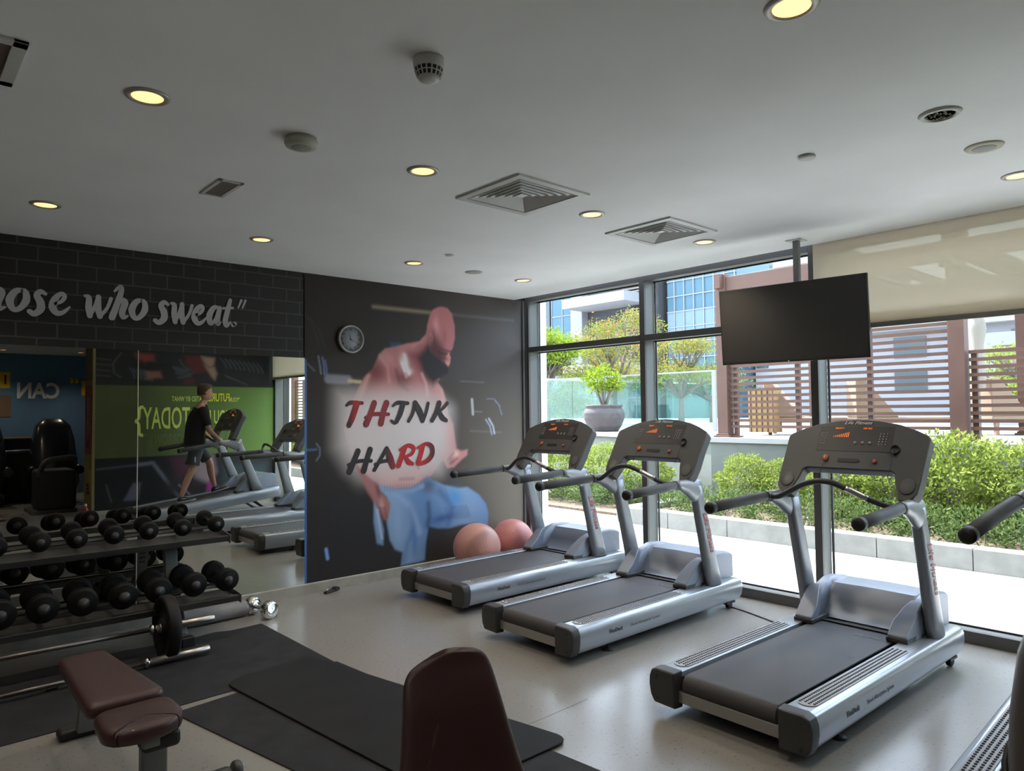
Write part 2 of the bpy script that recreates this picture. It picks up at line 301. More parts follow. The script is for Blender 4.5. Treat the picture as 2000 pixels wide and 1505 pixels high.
# ------------------------------------------------------------------ mural of the man by the window
def paint_man():
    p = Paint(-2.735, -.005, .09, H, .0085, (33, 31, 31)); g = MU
    def bgc(u, v):  # dark print ground, with window light painted in as paler toward the window
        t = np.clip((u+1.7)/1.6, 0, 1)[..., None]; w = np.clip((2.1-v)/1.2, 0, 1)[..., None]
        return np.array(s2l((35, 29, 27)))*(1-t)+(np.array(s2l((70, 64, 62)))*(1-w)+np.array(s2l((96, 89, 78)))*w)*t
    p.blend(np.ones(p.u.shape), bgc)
    p.poly([(-2.74, .08), (-1.0, .08), (-.93, .55), (-1.5, .75), (-2.2, 1.0), (-2.74, 1.3)], (25, 25, 27), .5, .75)
    p.stroke(g['blade'], .022, (140, 128, 108), .03, .8); p.stroke(g['blade2'], .012, (105, 105, 108), .03, .5)
    p.poly(g['bluebox'], (34, 62, 88), .02); p.stroke(g['lineR'], .008, (115, 112, 108), .02, .5)
    p.stroke(g['bar'], .085, (108, 108, 116), .02); p.stroke(g['bar2'], .03, (165, 148, 120), .015)
    skin = lambda u, v: np.array(s2l((158, 100, 98)))*np.ones(u.shape+(1,))
    bg0 = p.c.copy()
    p.poly(g['torso'], skin, .02)
    p.poly(g['shoulderL'], (120, 70, 66), .12, .8)
    p.blob((-1.99, 2.02), .16, .16, (92, 40, 42), .85); p.blob((-1.68, 1.96), .13, .12, (95, 42, 44), .9, .3)
    p.blob((-1.66, 2.14), .06, .10, (214, 196, 196), .75, .2); p.blob((-1.60, 2.04), .05, .04, (200, 170, 172), .8)
    p.blob((-1.86, 2.16), .12, .08, (182, 128, 128), .6, -.5); p.blob((-1.55, 2.27), .16, .05, (176, 118, 120), .6, -.2)
    p.poly(g['neckshadow'], (104, 38, 46), .10, .9)
    p.poly(g['rarm'], (168, 118, 118), .03); p.blob((-1.20, 1.62), .07, .18, (196, 156, 156), .6); p.blob((-1.29, 1.28), .05, .16, (120, 72, 72), .7)
    p.blob((-1.08, 1.10), .05, .05, (120, 66, 66), .7); p.blob((-1.02, 1.18), .05, .04, (214, 178, 160), .7)
    p.stroke([(-1.13, 1.12), (-1.05, 1.19)], .018, (96, 54, 52), .02, .7); p.stroke([(-1.10, 1.08), (-1.00, 1.13)], .014, (88, 44, 44), .02, .7)
    p.blob((-1.28, 1.92), .05, .12, (190, 132, 130), .7, .2)
    p.poly(g['head'], (160, 98, 100), .02); p.blob((-1.27, 2.52), .05, .14, (192, 140, 142), .7); p.blob((-1.16, 2.42), .04, .1, (140, 78, 80), .8)
    p.poly([(-1.36, 2.42), (-1.30, 2.48), (-1.20, 2.34), (-1.12, 2.22), (-1.22, 2.14), (-1.36, 2.28)], (64, 20, 24), .07, .9)
    p.blob((-1.335, 2.41), .028, .05, (172, 108, 108), .9, .2); p.blob((-1.335, 2.40), .012, .028, (84, 36, 38), .8)
    p.stroke([(-1.24, 2.255), (-1.10, 2.235)], .02, (44, 18, 20), .02, .9); p.blob((-1.115, 2.18), .03, .045, (176, 112, 104), .9, .3)
    p.poly(g['beard'], (22, 17, 19), .05)
    p.poly(g['nose'], (186, 128, 122), .012); p.stroke(g['brow'], .016, (70, 26, 30), .02, .9); p.stroke(g['cheek'], .03, (58, 20, 24), .05, .8)
    p.stroke(g['chest'], .012, (210, 192, 196), .03, .6)
    for q_, w_, c_, a_ in (([(-1.95, 2.18), (-1.86, 2.08), (-1.84, 1.93)], .02, (190, 138, 138), .55), ([(-2.08, 1.98), (-2.14, 1.84), (-2.19, 1.70)], .05, (176, 128, 126), .7), ([(-1.76, 2.05), (-1.72, 1.92), (-1.62, 1.84)], .018, (78, 28, 32), .7),
                           ([(-1.66, 2.20), (-1.64, 2.10), (-1.61, 2.02)], .030, (226, 210, 212), .8), ([(-1.69, 2.12), (-1.66, 2.05)], .016, (236, 224, 226), .8), ([(-1.45, 2.02), (-1.40, 1.92), (-1.38, 1.80)], .012, (204, 176, 182), .7),
                           ([(-1.23, 1.95), (-1.19, 1.84), (-1.17, 1.70)], .03, (196, 150, 148), .6), ([(-1.56, 2.30), (-1.46, 2.36), (-1.42, 2.42)], .03, (180, 120, 122), .6)):
        p.stroke(q_, w_, c_, .03, a_)
    keep = p.c.copy(); p.c = bg0.copy()
    for k_ in ('torso', 'head', 'nose', 'beard', 'rarm'): p.poly(g[k_], lambda u, v: keep, .018)
    def haze(u, v): return np.array(s2l((172, 166, 166)))*np.ones(u.shape+(1,))
    p.poly(g['haze'], haze, .18, .97); p.poly([(-2.25, 1.70), (-1.50, 1.76), (-1.15, 1.6), (-1.3, 1.05), (-2.15, 1.02)], haze, .22, .6)
    p.poly([(-1.90, .90), (-1.5, .88), (-1.45, 1.02), (-1.95, 1.05)], (184, 158, 154), .15, .7)
    p.stroke([(-1.72, .96), (-1.56, .955)], .02, (122, 84, 78), .03, .6); p.blob((-1.5, 1.06), .012, .02, (110, 70, 66), .6)
    def jean(u, v):
        k = np.clip(.5+.5*np.sin(u*7+v*3), 0, 1)[..., None]; t = np.clip((v-.25)/.7, 0, 1)[..., None]
        return (np.array(s2l((84, 118, 162)))*(1-k)+np.array(s2l((118, 146, 178)))*k)*(.75+.35*t)
    p.poly(g['pants2'], jean, .02); p.poly(g['pants'], jean, .02)
    p.blob((-1.05, .72), .16, .12, (60, 128, 186), .8, -.4); p.blob((-1.2, .52), .2, .05, (36, 70, 120), .8, .1); p.blob((-1.38, .87), .1, .09, (62, 62, 70), .8)
    p.blob((-1.55, .34), .05, .2, (46, 84, 138), .6); p.blob((-1.75, .55), .06, .2, (130, 152, 186), .5)
    for f, w, c, a in (('fold1', .03, (52, 84, 128), .7), ('fold2', .03, (26, 40, 66), .9), ('fold3', .05, (142, 164, 196), .5), ('shade3', .05, (46, 78, 128), .6)): p.stroke(g[f], w, c, .05, a)
    for i in range(9):
        x = -1.17+.035*i; p.stroke([(x, .62), (x+.05, .50)], .010, (30, 60, 112), .02, .5)
        p.stroke([(-1.40+.03*i, .93-.012*i), (-1.36+.03*i, .80-.012*i)], .008, (70, 92, 128), .02, .5)
    p.stroke(g['waist'], .05, (116, 140, 172), .02, .8)
    for i in range(13): p.stroke([(-1.90+.032*i, .905), (-1.895+.032*i, .855)], .006, (74, 98, 132), .008, .7)
    p.poly(g['larm'], (140, 94, 92), .025); p.blob((-1.93, .72), .03, .12, (186, 146, 144), .7, .2); p.blob((-1.97, .86), .03, .1, (84, 44, 44), .8, .3)
    for i in range(4): p.stroke([(-1.96+.022*i, .70), (-1.935+.02*i, .60)], .012, (96, 54, 56), .012, .8)
    p.stroke([(-1.98, .68), (-1.95, .48), (-1.93, .40)], .014, (190, 186, 196), .02, .6)
    for k, w, c in (('p1', .014, (150, 158, 190)), ('p2', .014, (190, 194, 214)), ('p3', .010, (120, 128, 160)), ('p4', .008, (110, 112, 130)), ('p5', .032, (158, 160, 162)), ('p6', .010, (120, 128, 150)), ('p7', .010, (110, 120, 156)), ('p8', .010, (96, 108, 160)), ('p9', .010, (100, 100, 104)), ('p10', .016, (70, 88, 140)), ('p11', .010, (96, 108, 130)), ('p12', .03, (110, 140, 196)), ('p13', .008, (52, 48, 47)), ('p14', .008, (52, 48, 47)), ('p15', .008, (110, 112, 112)), ('p16', .010, (90, 90, 92))):
        p.stroke(g[k], w, c, .012, .85)
    p.blend(np.clip((-2.712-p.u)/.006, 0, 1)*(p.v < 2.12), s2l((52, 92, 148)))
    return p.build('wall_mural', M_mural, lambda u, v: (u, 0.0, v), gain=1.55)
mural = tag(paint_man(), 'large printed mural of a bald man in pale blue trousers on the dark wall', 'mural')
def tx(x): return -2.32+(x-240)/495*1.19
def tz(y): return 1.735-(y-553)/132*.235
def hx(x): return -2.31+(x-245)/430*1.0
def hz(y): return 1.30-(y-768)/140*.243
T1 = [([(243, 574), (262, 560), (312, 562)], [10, 15, 12]), ([(288, 566), (268, 640), (253, 680)], [22, 21, 18]),
      ([(367, 562), (350, 620), (330, 676)], [21, 20, 22]), ([(425, 562), (412, 605), (398, 673)], [22, 20, 22]), ([(325, 640), (370, 622), (434, 624)], [8, 13, 12]),
      ([(455, 578), (478, 560), (528, 563)], [9, 14, 13]), ([(505, 565), (490, 622), (472, 665)], [20, 20, 16]), ([(474, 665), (462, 672), (448, 660)], [14, 12, 9]),
      ([(565, 562), (552, 620), (532, 664)], [15, 14, 12]), ([(565, 562), (588, 610), (602, 664)], [20, 24, 16]), ([(632, 563), (622, 610), (604, 664)], [12, 13, 14]),
      ([(690, 562), (675, 615), (652, 662)], [20, 19, 17]), ([(732, 563), (712, 590), (688, 612)], [15, 12, 10]), ([(690, 608), (705, 645), (728, 664)], [14, 20, 13])]
T2 = [([(295, 792), (278, 840), (256, 900)], [21, 20, 22]), ([(352, 786), (338, 835), (322, 900)], [21, 20, 22]), ([(250, 862), (300, 846), (357, 848)], [9, 13, 12]),
      ([(430, 785), (408, 830), (372, 900)], [13, 14, 14]), ([(432, 785), (447, 835), (462, 886)], [17, 26, 22]), ([(375, 868), (410, 856), (452, 850)], [9, 12, 12]),
      ([(522, 785), (508, 830), (490, 884)], [20, 19, 20]), ([(497, 795), (538, 772), (568, 788), (556, 822), (518, 838)], [9, 14, 16, 14, 9]), ([(525, 838), (542, 868), (562, 880)], [14, 19, 13]),
      ([(615, 780), (604, 830), (590, 876)], [20, 19, 18]), ([(588, 788), (632, 768), (664, 786), (664, 835), (632, 872), (588, 882)], [9, 14, 18, 20, 17, 12])]
def cr(stops):
    xs = [a for a, _ in stops]; cs = [s2l(c) for _, c in stops]
    return lambda x, z: tuple(np.interp(x, xs, [c[i] for c in cs]) for i in range(3))
BK, RD, DR = (44, 36, 38), (178, 34, 34), (138, 38, 40)
strokes([([(tx(a), tz(b)) for a, b in pts], [w*.0030 for w in ws]) for pts, ws in T1], M_letter, 'lettering', mural,
        cr([(tx(240), BK), (tx(258), (60, 34, 36)), (tx(285), RD), (tx(318), (60, 34, 36)), (tx(330), DR), (tx(430), (128, 34, 36)), (tx(450), BK), (tx(740), BK)]))
strokes([([(hx(a), hz(b)) for a, b in pts], [w*.0029 for w in ws]) for pts, ws in T2], M_letter, 'lettering', mural,
        cr([(hx(245), BK), (hx(425), BK), (hx(450), (96, 32, 36)), (hx(490), RD), (hx(560), (178, 32, 38)), (hx(610), (190, 36, 40)), (hx(650), (120, 32, 36)), (hx(685), (52, 30, 32))]))

# brush script above the mirrors
def script_text():
    XH = .150; out = []
    def L(x, w, segs):
        for pts, ws in segs: out.append(([(x+px*w+.10*pz*XH, 2.372+pz*XH) for px, pz in pts], [q*XH for q in ws]))
    o_ = lambda: [([(.75, 1.0), (.35, .92), (.12, .5), (.3, .08), (.62, .1), (.88, .5), (.8, .9), (.5, .98)], [.16, .28, .34, .26, .24, .32, .26, .14])]
    h_ = lambda: [([(.05, 1.35), (.35, 1.62), (.42, 1.35), (.25, .6), (.08, 0)], [.12, .2, .26, .3, .32]), ([(.2, .5), (.5, .92), (.72, .8), (.62, .3), (.72, .05), (.95, .12)], [.12, .22, .32, .3, .26, .12])]
    s_ = lambda: [([(.85, .9), (.55, 1.0), (.35, .8), (.6, .5), (.68, .15), (.35, -.1), (.05, .0)], [.16, .24, .28, .34, .34, .26, .24])]
    e_ = lambda: [([(.15, .42), (.55, .6), (.68, .85), (.5, .98), (.22, .7), (.15, .3), (.4, .02), (.72, .08), (1.0, .35)], [.14, .18, .2, .2, .3, .34, .28, .2, .1])]
    w_ = lambda: [([(.02, .98), (.16, .9), (.2, .4), (.28, .0)], [.14, .26, .3, .26]), ([(.28, .0), (.42, .5), (.5, .98)], [.18, .18, .2]), ([(.5, .98), (.54, .4), (.64, .0)], [.24, .3, .26]), ([(.64, .0), (.86, .45), (.96, .95)], [.18, .16, .18])]
    a_ = lambda: [([(.8, .95), (.4, .95), (.12, .5), (.25, .06), (.55, .25), (.8, .9)], [.16, .26, .34, .26, .16, .16]), ([(.82, .95), (.74, .4), (.8, .05), (1.0, .15)], [.24, .3, .26, .1])]
    t_ = lambda: [([(.6, 1.45), (.45, .8), (.35, .25), (.5, .0), (.85, .2)], [.2, .28, .3, .26, .1]), ([(.05, .95), (.9, 1.02)], [.14, .14])]
    for x, w, fn in ((-5.23, .10, t_), (-5.10, .135, h_), (-4.965, .125, o_), (-4.83, .10, s_), (-4.71, .125, e_), (-4.50, .185, w_), (-4.31, .12, h_), (-4.185, .12, o_),
                     (-4.00, .10, s_), (-3.895, .17, w_), (-3.72, .11, e_), (-3.60, .11, a_), (-3.485, .09, t_)): L(x, w, fn())
    L(-3.395, .05, [([(.2, .06), (.45, .12)], [.26, .26])]); L(-3.385, .05, [([(.55, 1.05), (.95, 1.5)], [.08, .13])]); L(-3.35, .05, [([(.55, 1.05), (.95, 1.5)], [.08, .13])])
    return strokes(out, mat('grey_letter_vinyl', (.52, .51, .51), .5), 'wall_lettering', None)
tag(script_text(), 'grey brush-script lettering on the brick print above the mirrors', 'lettering').location = (0, .003, 0)

# ------------------------------------------------------------------ mirrors
X0 = -2.737
for k, (a, b) in enumerate(((-4.112, X0), (-5.49, -4.118), (-6.87, -5.496), (-8.25, -6.876))):
    m = tag(MB().box(a, b, -.006, .0, .088, 2.128).build('wall_mirror', M_mirror), ['tall mirror panel beside the mural, its right edge at the blue strip', 'tall mirror panel left of the vertical seam, behind the dumbbell rack', 'mirror panel at the far left of the row', 'mirror panel beyond the left edge of the view'][k], 'mirror')
struct('mirror_seam', MB().box(-4.1175, -4.1125, -.009, .003, .088, 2.128).box(-5.4955, -5.4905, -.009, .003, .088, 2.128), mat('seam_white', (.55, .53, .46), .5)).name = 'trim_3'

# ------------------------------------------------------------------ window wall
def bay(k, y0, y1, jamb=True):
    f = MB(); w = .062
    root = MB()
    # inner dark face of head, transom, sill and mullion at y1
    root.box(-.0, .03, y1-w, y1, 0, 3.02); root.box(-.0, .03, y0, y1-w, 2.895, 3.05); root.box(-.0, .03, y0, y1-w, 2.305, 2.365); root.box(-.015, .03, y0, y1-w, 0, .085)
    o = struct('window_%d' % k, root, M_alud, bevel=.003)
    d = MB(); d.box(.03, .17, y1-w+.004, y1-.004, 0, 3.02); d.box(.03, .17, y0, y1-w, 2.905, 2.95); d.box(.03, .17, y0, y1-w, 2.312, 2.358); d.box(.03, .17, y0, y1-w, 0, .07)
    d.box(.165, .175, y0, y0+.018, .07, 2.91).box(.165, .175, y1-w-.02, y1-w, .07, 2.91)
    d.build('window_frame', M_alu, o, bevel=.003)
    MB().box(.168, .172, y0, y1-w, .07, 2.31).build('glass_pane', M_glass, o); MB().box(.168, .172, y0, y1-w, 2.358, 2.905).build('glass_pane', M_glass, o)
    MB().box(.15, .168, y0+.0, y1-w, 2.30, 2.312).box(.15, .168, y0, y1-w, 2.893, 2.905).box(.15, .168, y0, y1-w, .07, .082).build('gasket', M_black, o)
ys = [0.0, -1.67, -3.39, -5.11, -6.96]
for k in range(4): bay(k+1, ys[k+1], ys[k])
struct('window_corner', MB().box(-.05, -.02, -.02, .01, 0, H).box(-.015, .0, -.028, .0, 0, H), M_alud).name = 'trim_4'
struct('window_end', MB().box(0, .17, -7.05, -6.96, 0, 3.05), M_alu).name = 'trim_5'
struct('threshold', MB().box(.0, .30, -7.1, .05, -.06, .0), mat('threshold_stone', (.45, .44, .42), .6)).name = 'trim_6'

# translucent roller blinds
def blind_mat():
    m = bpy.data.materials.new('screen_blind_fabric'); m.use_nodes = True; n = m.node_tree; n.nodes.clear(); L = n.links.new
    out = n.nodes.new('ShaderNodeOutputMaterial'); tr = n.nodes.new('ShaderNodeBsdfTransparent'); tr.inputs[0].default_value = (.9, .88, .82, 1)
    df = n.nodes.new('ShaderNodeBsdfDiffuse'); df.inputs[0].default_value = (.62, .56, .46, 1); tl = n.nodes.new('ShaderNodeBsdfTranslucent'); tl.inputs[0].default_value = (.86, .76, .60, 1)
    m1 = n.nodes.new('ShaderNodeMixShader'); m1.inputs[0].default_value = .45; L(df.outputs[0], m1.inputs[1]); L(tl.outputs[0], m1.inputs[2])
    m2 = n.nodes.new('ShaderNodeMixShader'); m2.inputs[0].default_value = .17; L(m1.outputs[0], m2.inputs[1]); L(tr.outputs[0], m2.inputs[2]); L(m2.outputs[0], out.inputs[0]); return m
BM = blind_mat()
for y0, y1, zb, lab in ((-5.12, -3.462, 2.235, 'beige screen roller blind, half lowered behind the television'), (-6.95, -5.16, 2.28, 'beige screen roller blind nearest the green mural wall')):
    b = thing('roller_blind', lab, 'blind', (-.06, (y0+y1)/2, H), 0, 'roller blinds at the windows'); w = (y1-y0)/2
    MB().box(-.001, .001, -w, w, zb-H+.02, .05).build('blind_fabric', BM, b)
    MB().box(-.012, .012, -w, w, zb-H-.012, zb-H+.026).build('bottom_rail', mat('blind_rail', (.20, .185, .155), .5), b, bevel=.004)
    MB().tube([(0, -w, .07), (0, w, .07)], .035, 16).build('roller_tube', mat('blind_roll', (.30, .27, .21), .6), b)

# ------------------------------------------------------------------ treadmills
def make_treadmill(label):
    t = thing('treadmill', label, 'treadmill', group='treadmills facing the windows')
    for s in (1, -1):
        pr = [(.292, .232), (.405, .232), (.434, .220), (.448, .188), (.450, .145), (.440, .095), (.418, .058), (.30, .055)]
        m = MB(); secs = []
        for x, k in ((.06, 1), (1.96, 1), (2.03, .96), (2.055, .86)):
            secs.append([(x, s*(.37+(y-.37)*k), .145+(z-.145)*k) for y, z in pr])
        m.loft(secs, sm=False).build('side_rail', M_silver, t, bevel=.007, seg=3)
        m = MB(); secs = []
        pr2 = [(.286, .240), (.41, .240), (.442, .226), (.456, .19), (.458, .145), (.449, .09), (.425, .05), (.286, .047)]
        for x, k in ((-.012, .90), (0, .97), (.062, 1)): secs.append([(x, s*(.37+(y-.37)*k), .145+(z-.145)*k) for y, z in pr2])
        c = m.loft(secs, sm=False).build('rear_end_cap', M_dark, t, bevel=.006)
        for zz in (.20, .085): MB().lathe([(.0, -.0165), (.006, -.0155), (.0065, -.008), (0, -.007)], (0, s*.40, zz), 'x', 8).build('screw', M_black, c)
        pad = MB(); pp = rpoly(.115, 1.28, .308, .402, .045, 6); pad.loft([[(x, s*y, z) for x, y in pp] for z in (.230, .236)], sm=False)
        po = pad.build('foot_pad', mat('pad_grey', (.34, .355, .38), .42), t)
        d = MB()
        for i in range(57):
            for j in range(4):
                x = .145+i*.0195; y = .322+j*.022
                d.lathe([(.0068, .2355), (.0060, .2385), (.0, .2395)], (x+(.0098 if j % 2 else 0), s*y, 0), 'z', 6)
        d.build('grip_dots', mat('dot_dark', (.018, .018, .022), .5), po)
        # upright leaning towards the runner, blended into a boot at its foot
        secs = []
        for q in np.linspace(0, 1, 9):
            x = 1.70-.235*q; z = .23+.80*q; rx = .088-.030*q; ry = .040-.004*q
            secs.append([(x+rx*np.sign(math.cos(a))*abs(math.cos(a))**.7, s*.392+ry*np.sign(math.sin(a))*abs(math.sin(a))**.8, z+.0*a) for a in np.linspace(0, 2*PI, 24, endpoint=False)])
        up = MB().loft(secs).build('upright', M_upr, t)
        MB().lathe([(.0, .0), (.008, .0), (.008, .004), (0, .005)], (1.62, s*.352, .36), 'y', 8).build('screw', M_black, up)
        b = MB(); b.loft([[(1.385, s*.232, z) for z in (.252, .268)]+[(1.385, s*.345, z) for z in (.268, .252)],
                          [(1.47, s*.232, z) for z in (.252, .335)]+[(1.47, s*.350, z) for z in (.335, .252)],
                          [(1.56, s*.262, z) for z in (.252, .405)]+[(1.56, s*.352, z) for z in (.405, .252)],
                          [(1.63, s*.285, z) for z in (.252, .44)]+[(1.63, s*.352, z) for z in (.44, .252)]], sm=False)
        b.build('upright_boot', M_silver2, t, bevel=.010, seg=3)
        MB().loft([[(1.378, s*.226, z) for z in (.228, .256)]+[(1.378, s*.350, z) for z in (.256, .228)],
                   [(1.62, s*.226, z) for z in (.228, .256)]+[(1.62, s*.356, z) for z in (.256, .228)]], sm=False).build('boot_base', M_dark, t, bevel=.005)
        # bracket and hand rail
        br = MB(); secs = []
        for q, (x, z, hz_, wy) in enumerate(((1.165, 1.055, .032, .030), (1.23, 1.05, .038, .032), (1.32, 1.03, .058, .033), (1.40, 1.00, .082, .034), (1.47, .985, .095, .034), (1.53, .99, .085, .030))):
            y = .412-.004*q
            secs.append([(x, s*y+wy*math.cos(a), z+hz_*math.sin(a)) for a in np.linspace(0, 2*PI, 18, endpoint=False)])
        br.loft(secs).build('handrail_bracket', M_upr, t)
        hr = MB(); hr.tube([(.572, s*.434, 1.034), (.80, s*.430, 1.042), (1.0, s*.422, 1.048), (1.17, s*.412, 1.054)], [.033, .033, .033, .033], 18)
        ho = hr.build('handrail', M_grip, t)
        MB().tube([(.548, s*.435, 1.033), (.554, s*.435, 1.033), (.562, s*.435, 1.033), (.60, s*.434, 1.034)], [.018, .029, .035, .036], 18).build('end_cap', M_black, ho)
        MB().tube([(1.160, s*.4125, 1.054), (1.172, s*.412, 1.054)], .0345, 18).build('collar', M_black, ho)
        w = MB().lathe([(.0, -.018), (.026, -.018), (.034, -.012), (.034, .012), (.026, .018), (0, .018)], (1.90, s*.40, .036), 'y', 20); w.build('wheel', M_black, t)
        ft = MB().lathe([(0, 0), (.042, 0), (.042, .008), (.018, .014), (.008, .018), (.008, .06), (0, .06)], (.42, s*.37, 0), 'z', 18).build('levelling_foot', M_black, t)
        MB().box(1.84, 1.96, s*.40-.025, s*.40+.025, .045, .06).build('wheel_bracket', M_dark, t)
    # belt round the rear roller
    prof = []
    for a in np.linspace(-90, 90, 9): prof.append((.072-.052*math.cos(R(a)), .172+.052*math.sin(R(a))))
    prof += [(1.60, .226), (1.60, .215)]+[(.08, .214), (.08, .13)]
    MB().prism([(x, z) for x, z in prof], 'y', -.262, .262).build('running_belt', M_belt, t, bevel=.004)
    MB().box(.07, 1.75, -.291, .291, .125, .205).build('deck', mat('deck_black', (.02, .02, .022), .5), t)
    MB().box(.028, .07, -.29, .29, .078, .138).build('rear_crossbar', mat('crossbar_metal', (.38, .37, .35), .4, .6), t, bevel=.003)
    MB().box(.30, 1.9, -.20, .20, .055, .12).build('underframe', M_dark, t)
    # motor cover: saddle with a scooped front
    def outer(k):
        return [(1.49, .236), (1.555, .305), (1.625, .375), (1.70, .425), (1.80, .452), (1.90, .452), (2.0, .436), (2.045, .418), (2.05, .232)]
    def inner(k):
        return [(1.60, .236), (1.628, .246), (1.664, .278), (1.692, .328), (1.716, .378), (1.765, .432), (2.0, .436), (2.045, .418), (2.05, .232)]
    def mixp(t_, dz=0): return [(a[0]*(1-t_)+b[0]*t_, (a[1]*(1-t_)+b[1]*t_)+dz) for a, b in zip(outer(0), inner(0))]
    secs = []
    for y, k, dz in ((-.355, 0, -.012), (-.345, 0, 0), (-.31, 0, .004), (-.285, 0, .004), (-.276, .15, .004), (-.262, .95, .0), (-.245, 1, 0), (0, 1.0, .004), (.245, 1, 0), (.262, .95, .0), (.276, .15, .004), (.285, 0, .004), (.31, 0, .004), (.345, 0, 0), (.355, 0, -.012)):
        secs.append([(x, y, z+(dz if z > .24 else 0)) for x, z in mixp(k)])
    mc = MB().loft(secs, sm=True).build('motor_cover', M_silver2, t)
    mc.modifiers.new('es', 'EDGE_SPLIT').split_angle = R(38)
    MB().box(1.515, 1.545, -.268, .268, .226, .236).build('cover_lip', M_black, t)
    # console: dark arch on a tilted plane
    def cx(z): return 1.335+(z-1.08)*.645
    out = [(-.335, 1.075), (-.40, 1.075), (-.432, 1.12), (-.440, 1.20), (-.442, 1.31), (-.447, 1.43), (-.432, 1.452), (-.36, 1.484), (-.26, 1.517), (-.13, 1.541), (0, 1.549)]
    inn = [(0, 1.236), (-.262, 1.236), (-.285, 1.222), (-.298, 1.17), (-.318, 1.12)]
    half = out+inn   # closed left half
    c = MB()
    full = out+[(-y, z) for y, z in out[-2::-1]]+[(-y, z) for y, z in inn[::-1]]+inn[1:]
    n = len(full)
    def P3(y, z, d): return (cx(z)+d*.84, y, z-d*.54)
    th = lambda z: .075 if z > 1.2 else .085
    vs = [P3(y, z, 0) for y, z in full]+[P3(y, z, th(z)) for y, z in full]
    m = MB(); m.add(vs, [tuple(range(n)), tuple(range(2*n-1, n-1, -1))]+[(i, (i+1) % n, n+(i+1) % n, n+i) for i in range(n)])
    con = m.build('console', M_cons, t, bevel=.009, seg=3)
    ang = math.atan2(1, .645)
    # local frame on the console face
    fr = bpy.data.objects.new('console_face', None)
    def face(y, z, d=-.004): return P3(y, z, d)
    rot = Matrix(((0, .542, -.84), (-1, 0, 0), (0, .84, .542))).to_euler()
    def tf(body, y, z, size, m_, **k): return text(body, size, m_, con, face(y, z), rot, **k)
    def slab(name, y0, y1, z0, z1, m_, d0=-.002, r=.008):
        pp = rpoly(y0, y1, z0, z1, r, 4); return MB().loft([[P3(y, z, .01) for y, z in pp], [P3(y, z, d0) for y, z in pp]], sm=False).build(name, m_, con)
    slab('display_panel', -.235, .235, 1.345, 1.500, mat('panel_black', (.040, .036, .034), .4), -.0015)
    tf('Life Fitness', 0, 1.522, .034, M_white, shear=.35, bold=.006, xs=1.15)
    tf('SELECT -', .105, 1.487, .017, M_led, bold=.02); tf('OR GO', -.07, 1.487, .017, M_led, bold=.02)
    b = MB()
    for i in range(9):
        h = .006+.0032*i; y = .135-i*.0115
        pp = [(y-.0026, 1.432), (y+.0026, 1.432), (y+.0026, 1.432+h), (y-.0026, 1.432+h)]
        b.loft([[P3(a, z, .002) for a, z in pp], [P3(a, z, -.004) for a, z in pp]], sm=False)
    b.build('led_bars', M_led, con)
    k = MB()
    for sx in (.205, -.17, -.19, -.21):
        for i in range(5):
            z = 1.455-i*.016
            for dy in ((0,) if sx < 0 else (0, .014, .028)):
                k.lathe([(.0035, 0), (.0035, .001), (0, .001)], (0, 0, 0), 'z', 6); q = len(k.v)-18
                for j in range(q, len(k.v)):
                    a, b_, c_ = k.v[j]; k.v[j] = P3(sx+a-dy+.014, z+b_, -.003-c_)
    k.build('keypad_dots', mat('key_white', (.42, .42, .42), .5), con)
    for y in (-.01, -.055, -.10):
        m = MB().lathe([(.0105, 0), (.0105, .002), (0, .003)], (0, 0, 0), 'z', 12); m.v = [P3(y+a, 1.398+b_, -.002-c_) for a, b_, c_ in m.v]; m.build('round_key', mat('key_grey', (.20, .22, .18), .4), con)
    slab('slot', -.06, .075, 1.278, 1.300, M_black, -.003, .010)
    for y, z, r_, nm, cc in ((.155, 1.298, .020, 'stop_button', (.42, .10, .03)), (-.155, 1.287, .013, 'red_button', (.34, .06, .05))):
        m = MB().lathe([(r_, 0), (r_, .005), (r_*.8, .009), (0, .010)], (0, 0, 0), 'z', 16); m.v = [P3(y+a, z+b_, -.002-c_) for a, b_, c_ in m.v]; m.build(nm, mat(nm, cc, .4), con)
    m = MB().lathe([(.028, 0), (.028, .012), (.024, .013), (.022, .002), (0, .002)], (0, 0, 0), 'z', 18); m.v = [P3(-.262+a, 1.36+b_, -.002-c_) for a, b_, c_ in m.v]; m.build('cup_ring', M_black, con)
    for s in (1, -1):
        m = MB().lathe([(.044, 0), (.044, .003), (.040, .004), (0, .004)], (0, 0, 0), 'z', 24); m.v = [P3(s*.372+a, 1.155+b_, -.0005-c_) for a, b_, c_ in m.v]; m.build('hinge_disc', M_cons, con)
    MB().tube(smooth_path([face(.155, 1.29, -.012), (1.40, .16, 1.20), (1.36, .19, 1.08), (1.39, .26, .98), (1.47, .33, .95)]), .0016, 6).build('safety_cord', M_black, t)
    MB().tube(smooth_path([face(-.262, 1.35, -.014), face(-.262, 1.29, -.02), (1.40, -.255, 1.20)]), .0016, 6).build('headphone_cord', M_black, t)
    # curved front grip
    gp = smooth_path([(1.215, .405, 1.055), (1.185, .335, 1.058), (1.15, .24, 1.10), (1.115, .13, 1.155), (1.10, .03, 1.182), (1.10, -.05, 1.180), (1.115, -.13, 1.150), (1.15, -.24, 1.095), (1.185, -.335, 1.058), (1.215, -.405, 1.055)], 5)
    g = MB().tube(gp, .0175, 14).build('front_grip', mat('front_grip_rubber', (.04, .042, .045), .5), t)
    for sl in ((30, 36),): MB().tube([p for p in gp[sl[0]:sl[1]]], .0182, 14).build('pulse_sensor', M_steel, g)
    # printed writing
    text('FlexDeck', .036, mat('dark_print', (.06, .06, .07), .5), t, (.42, -.4515, .150), (R(90), 0, 0), bold=.02)
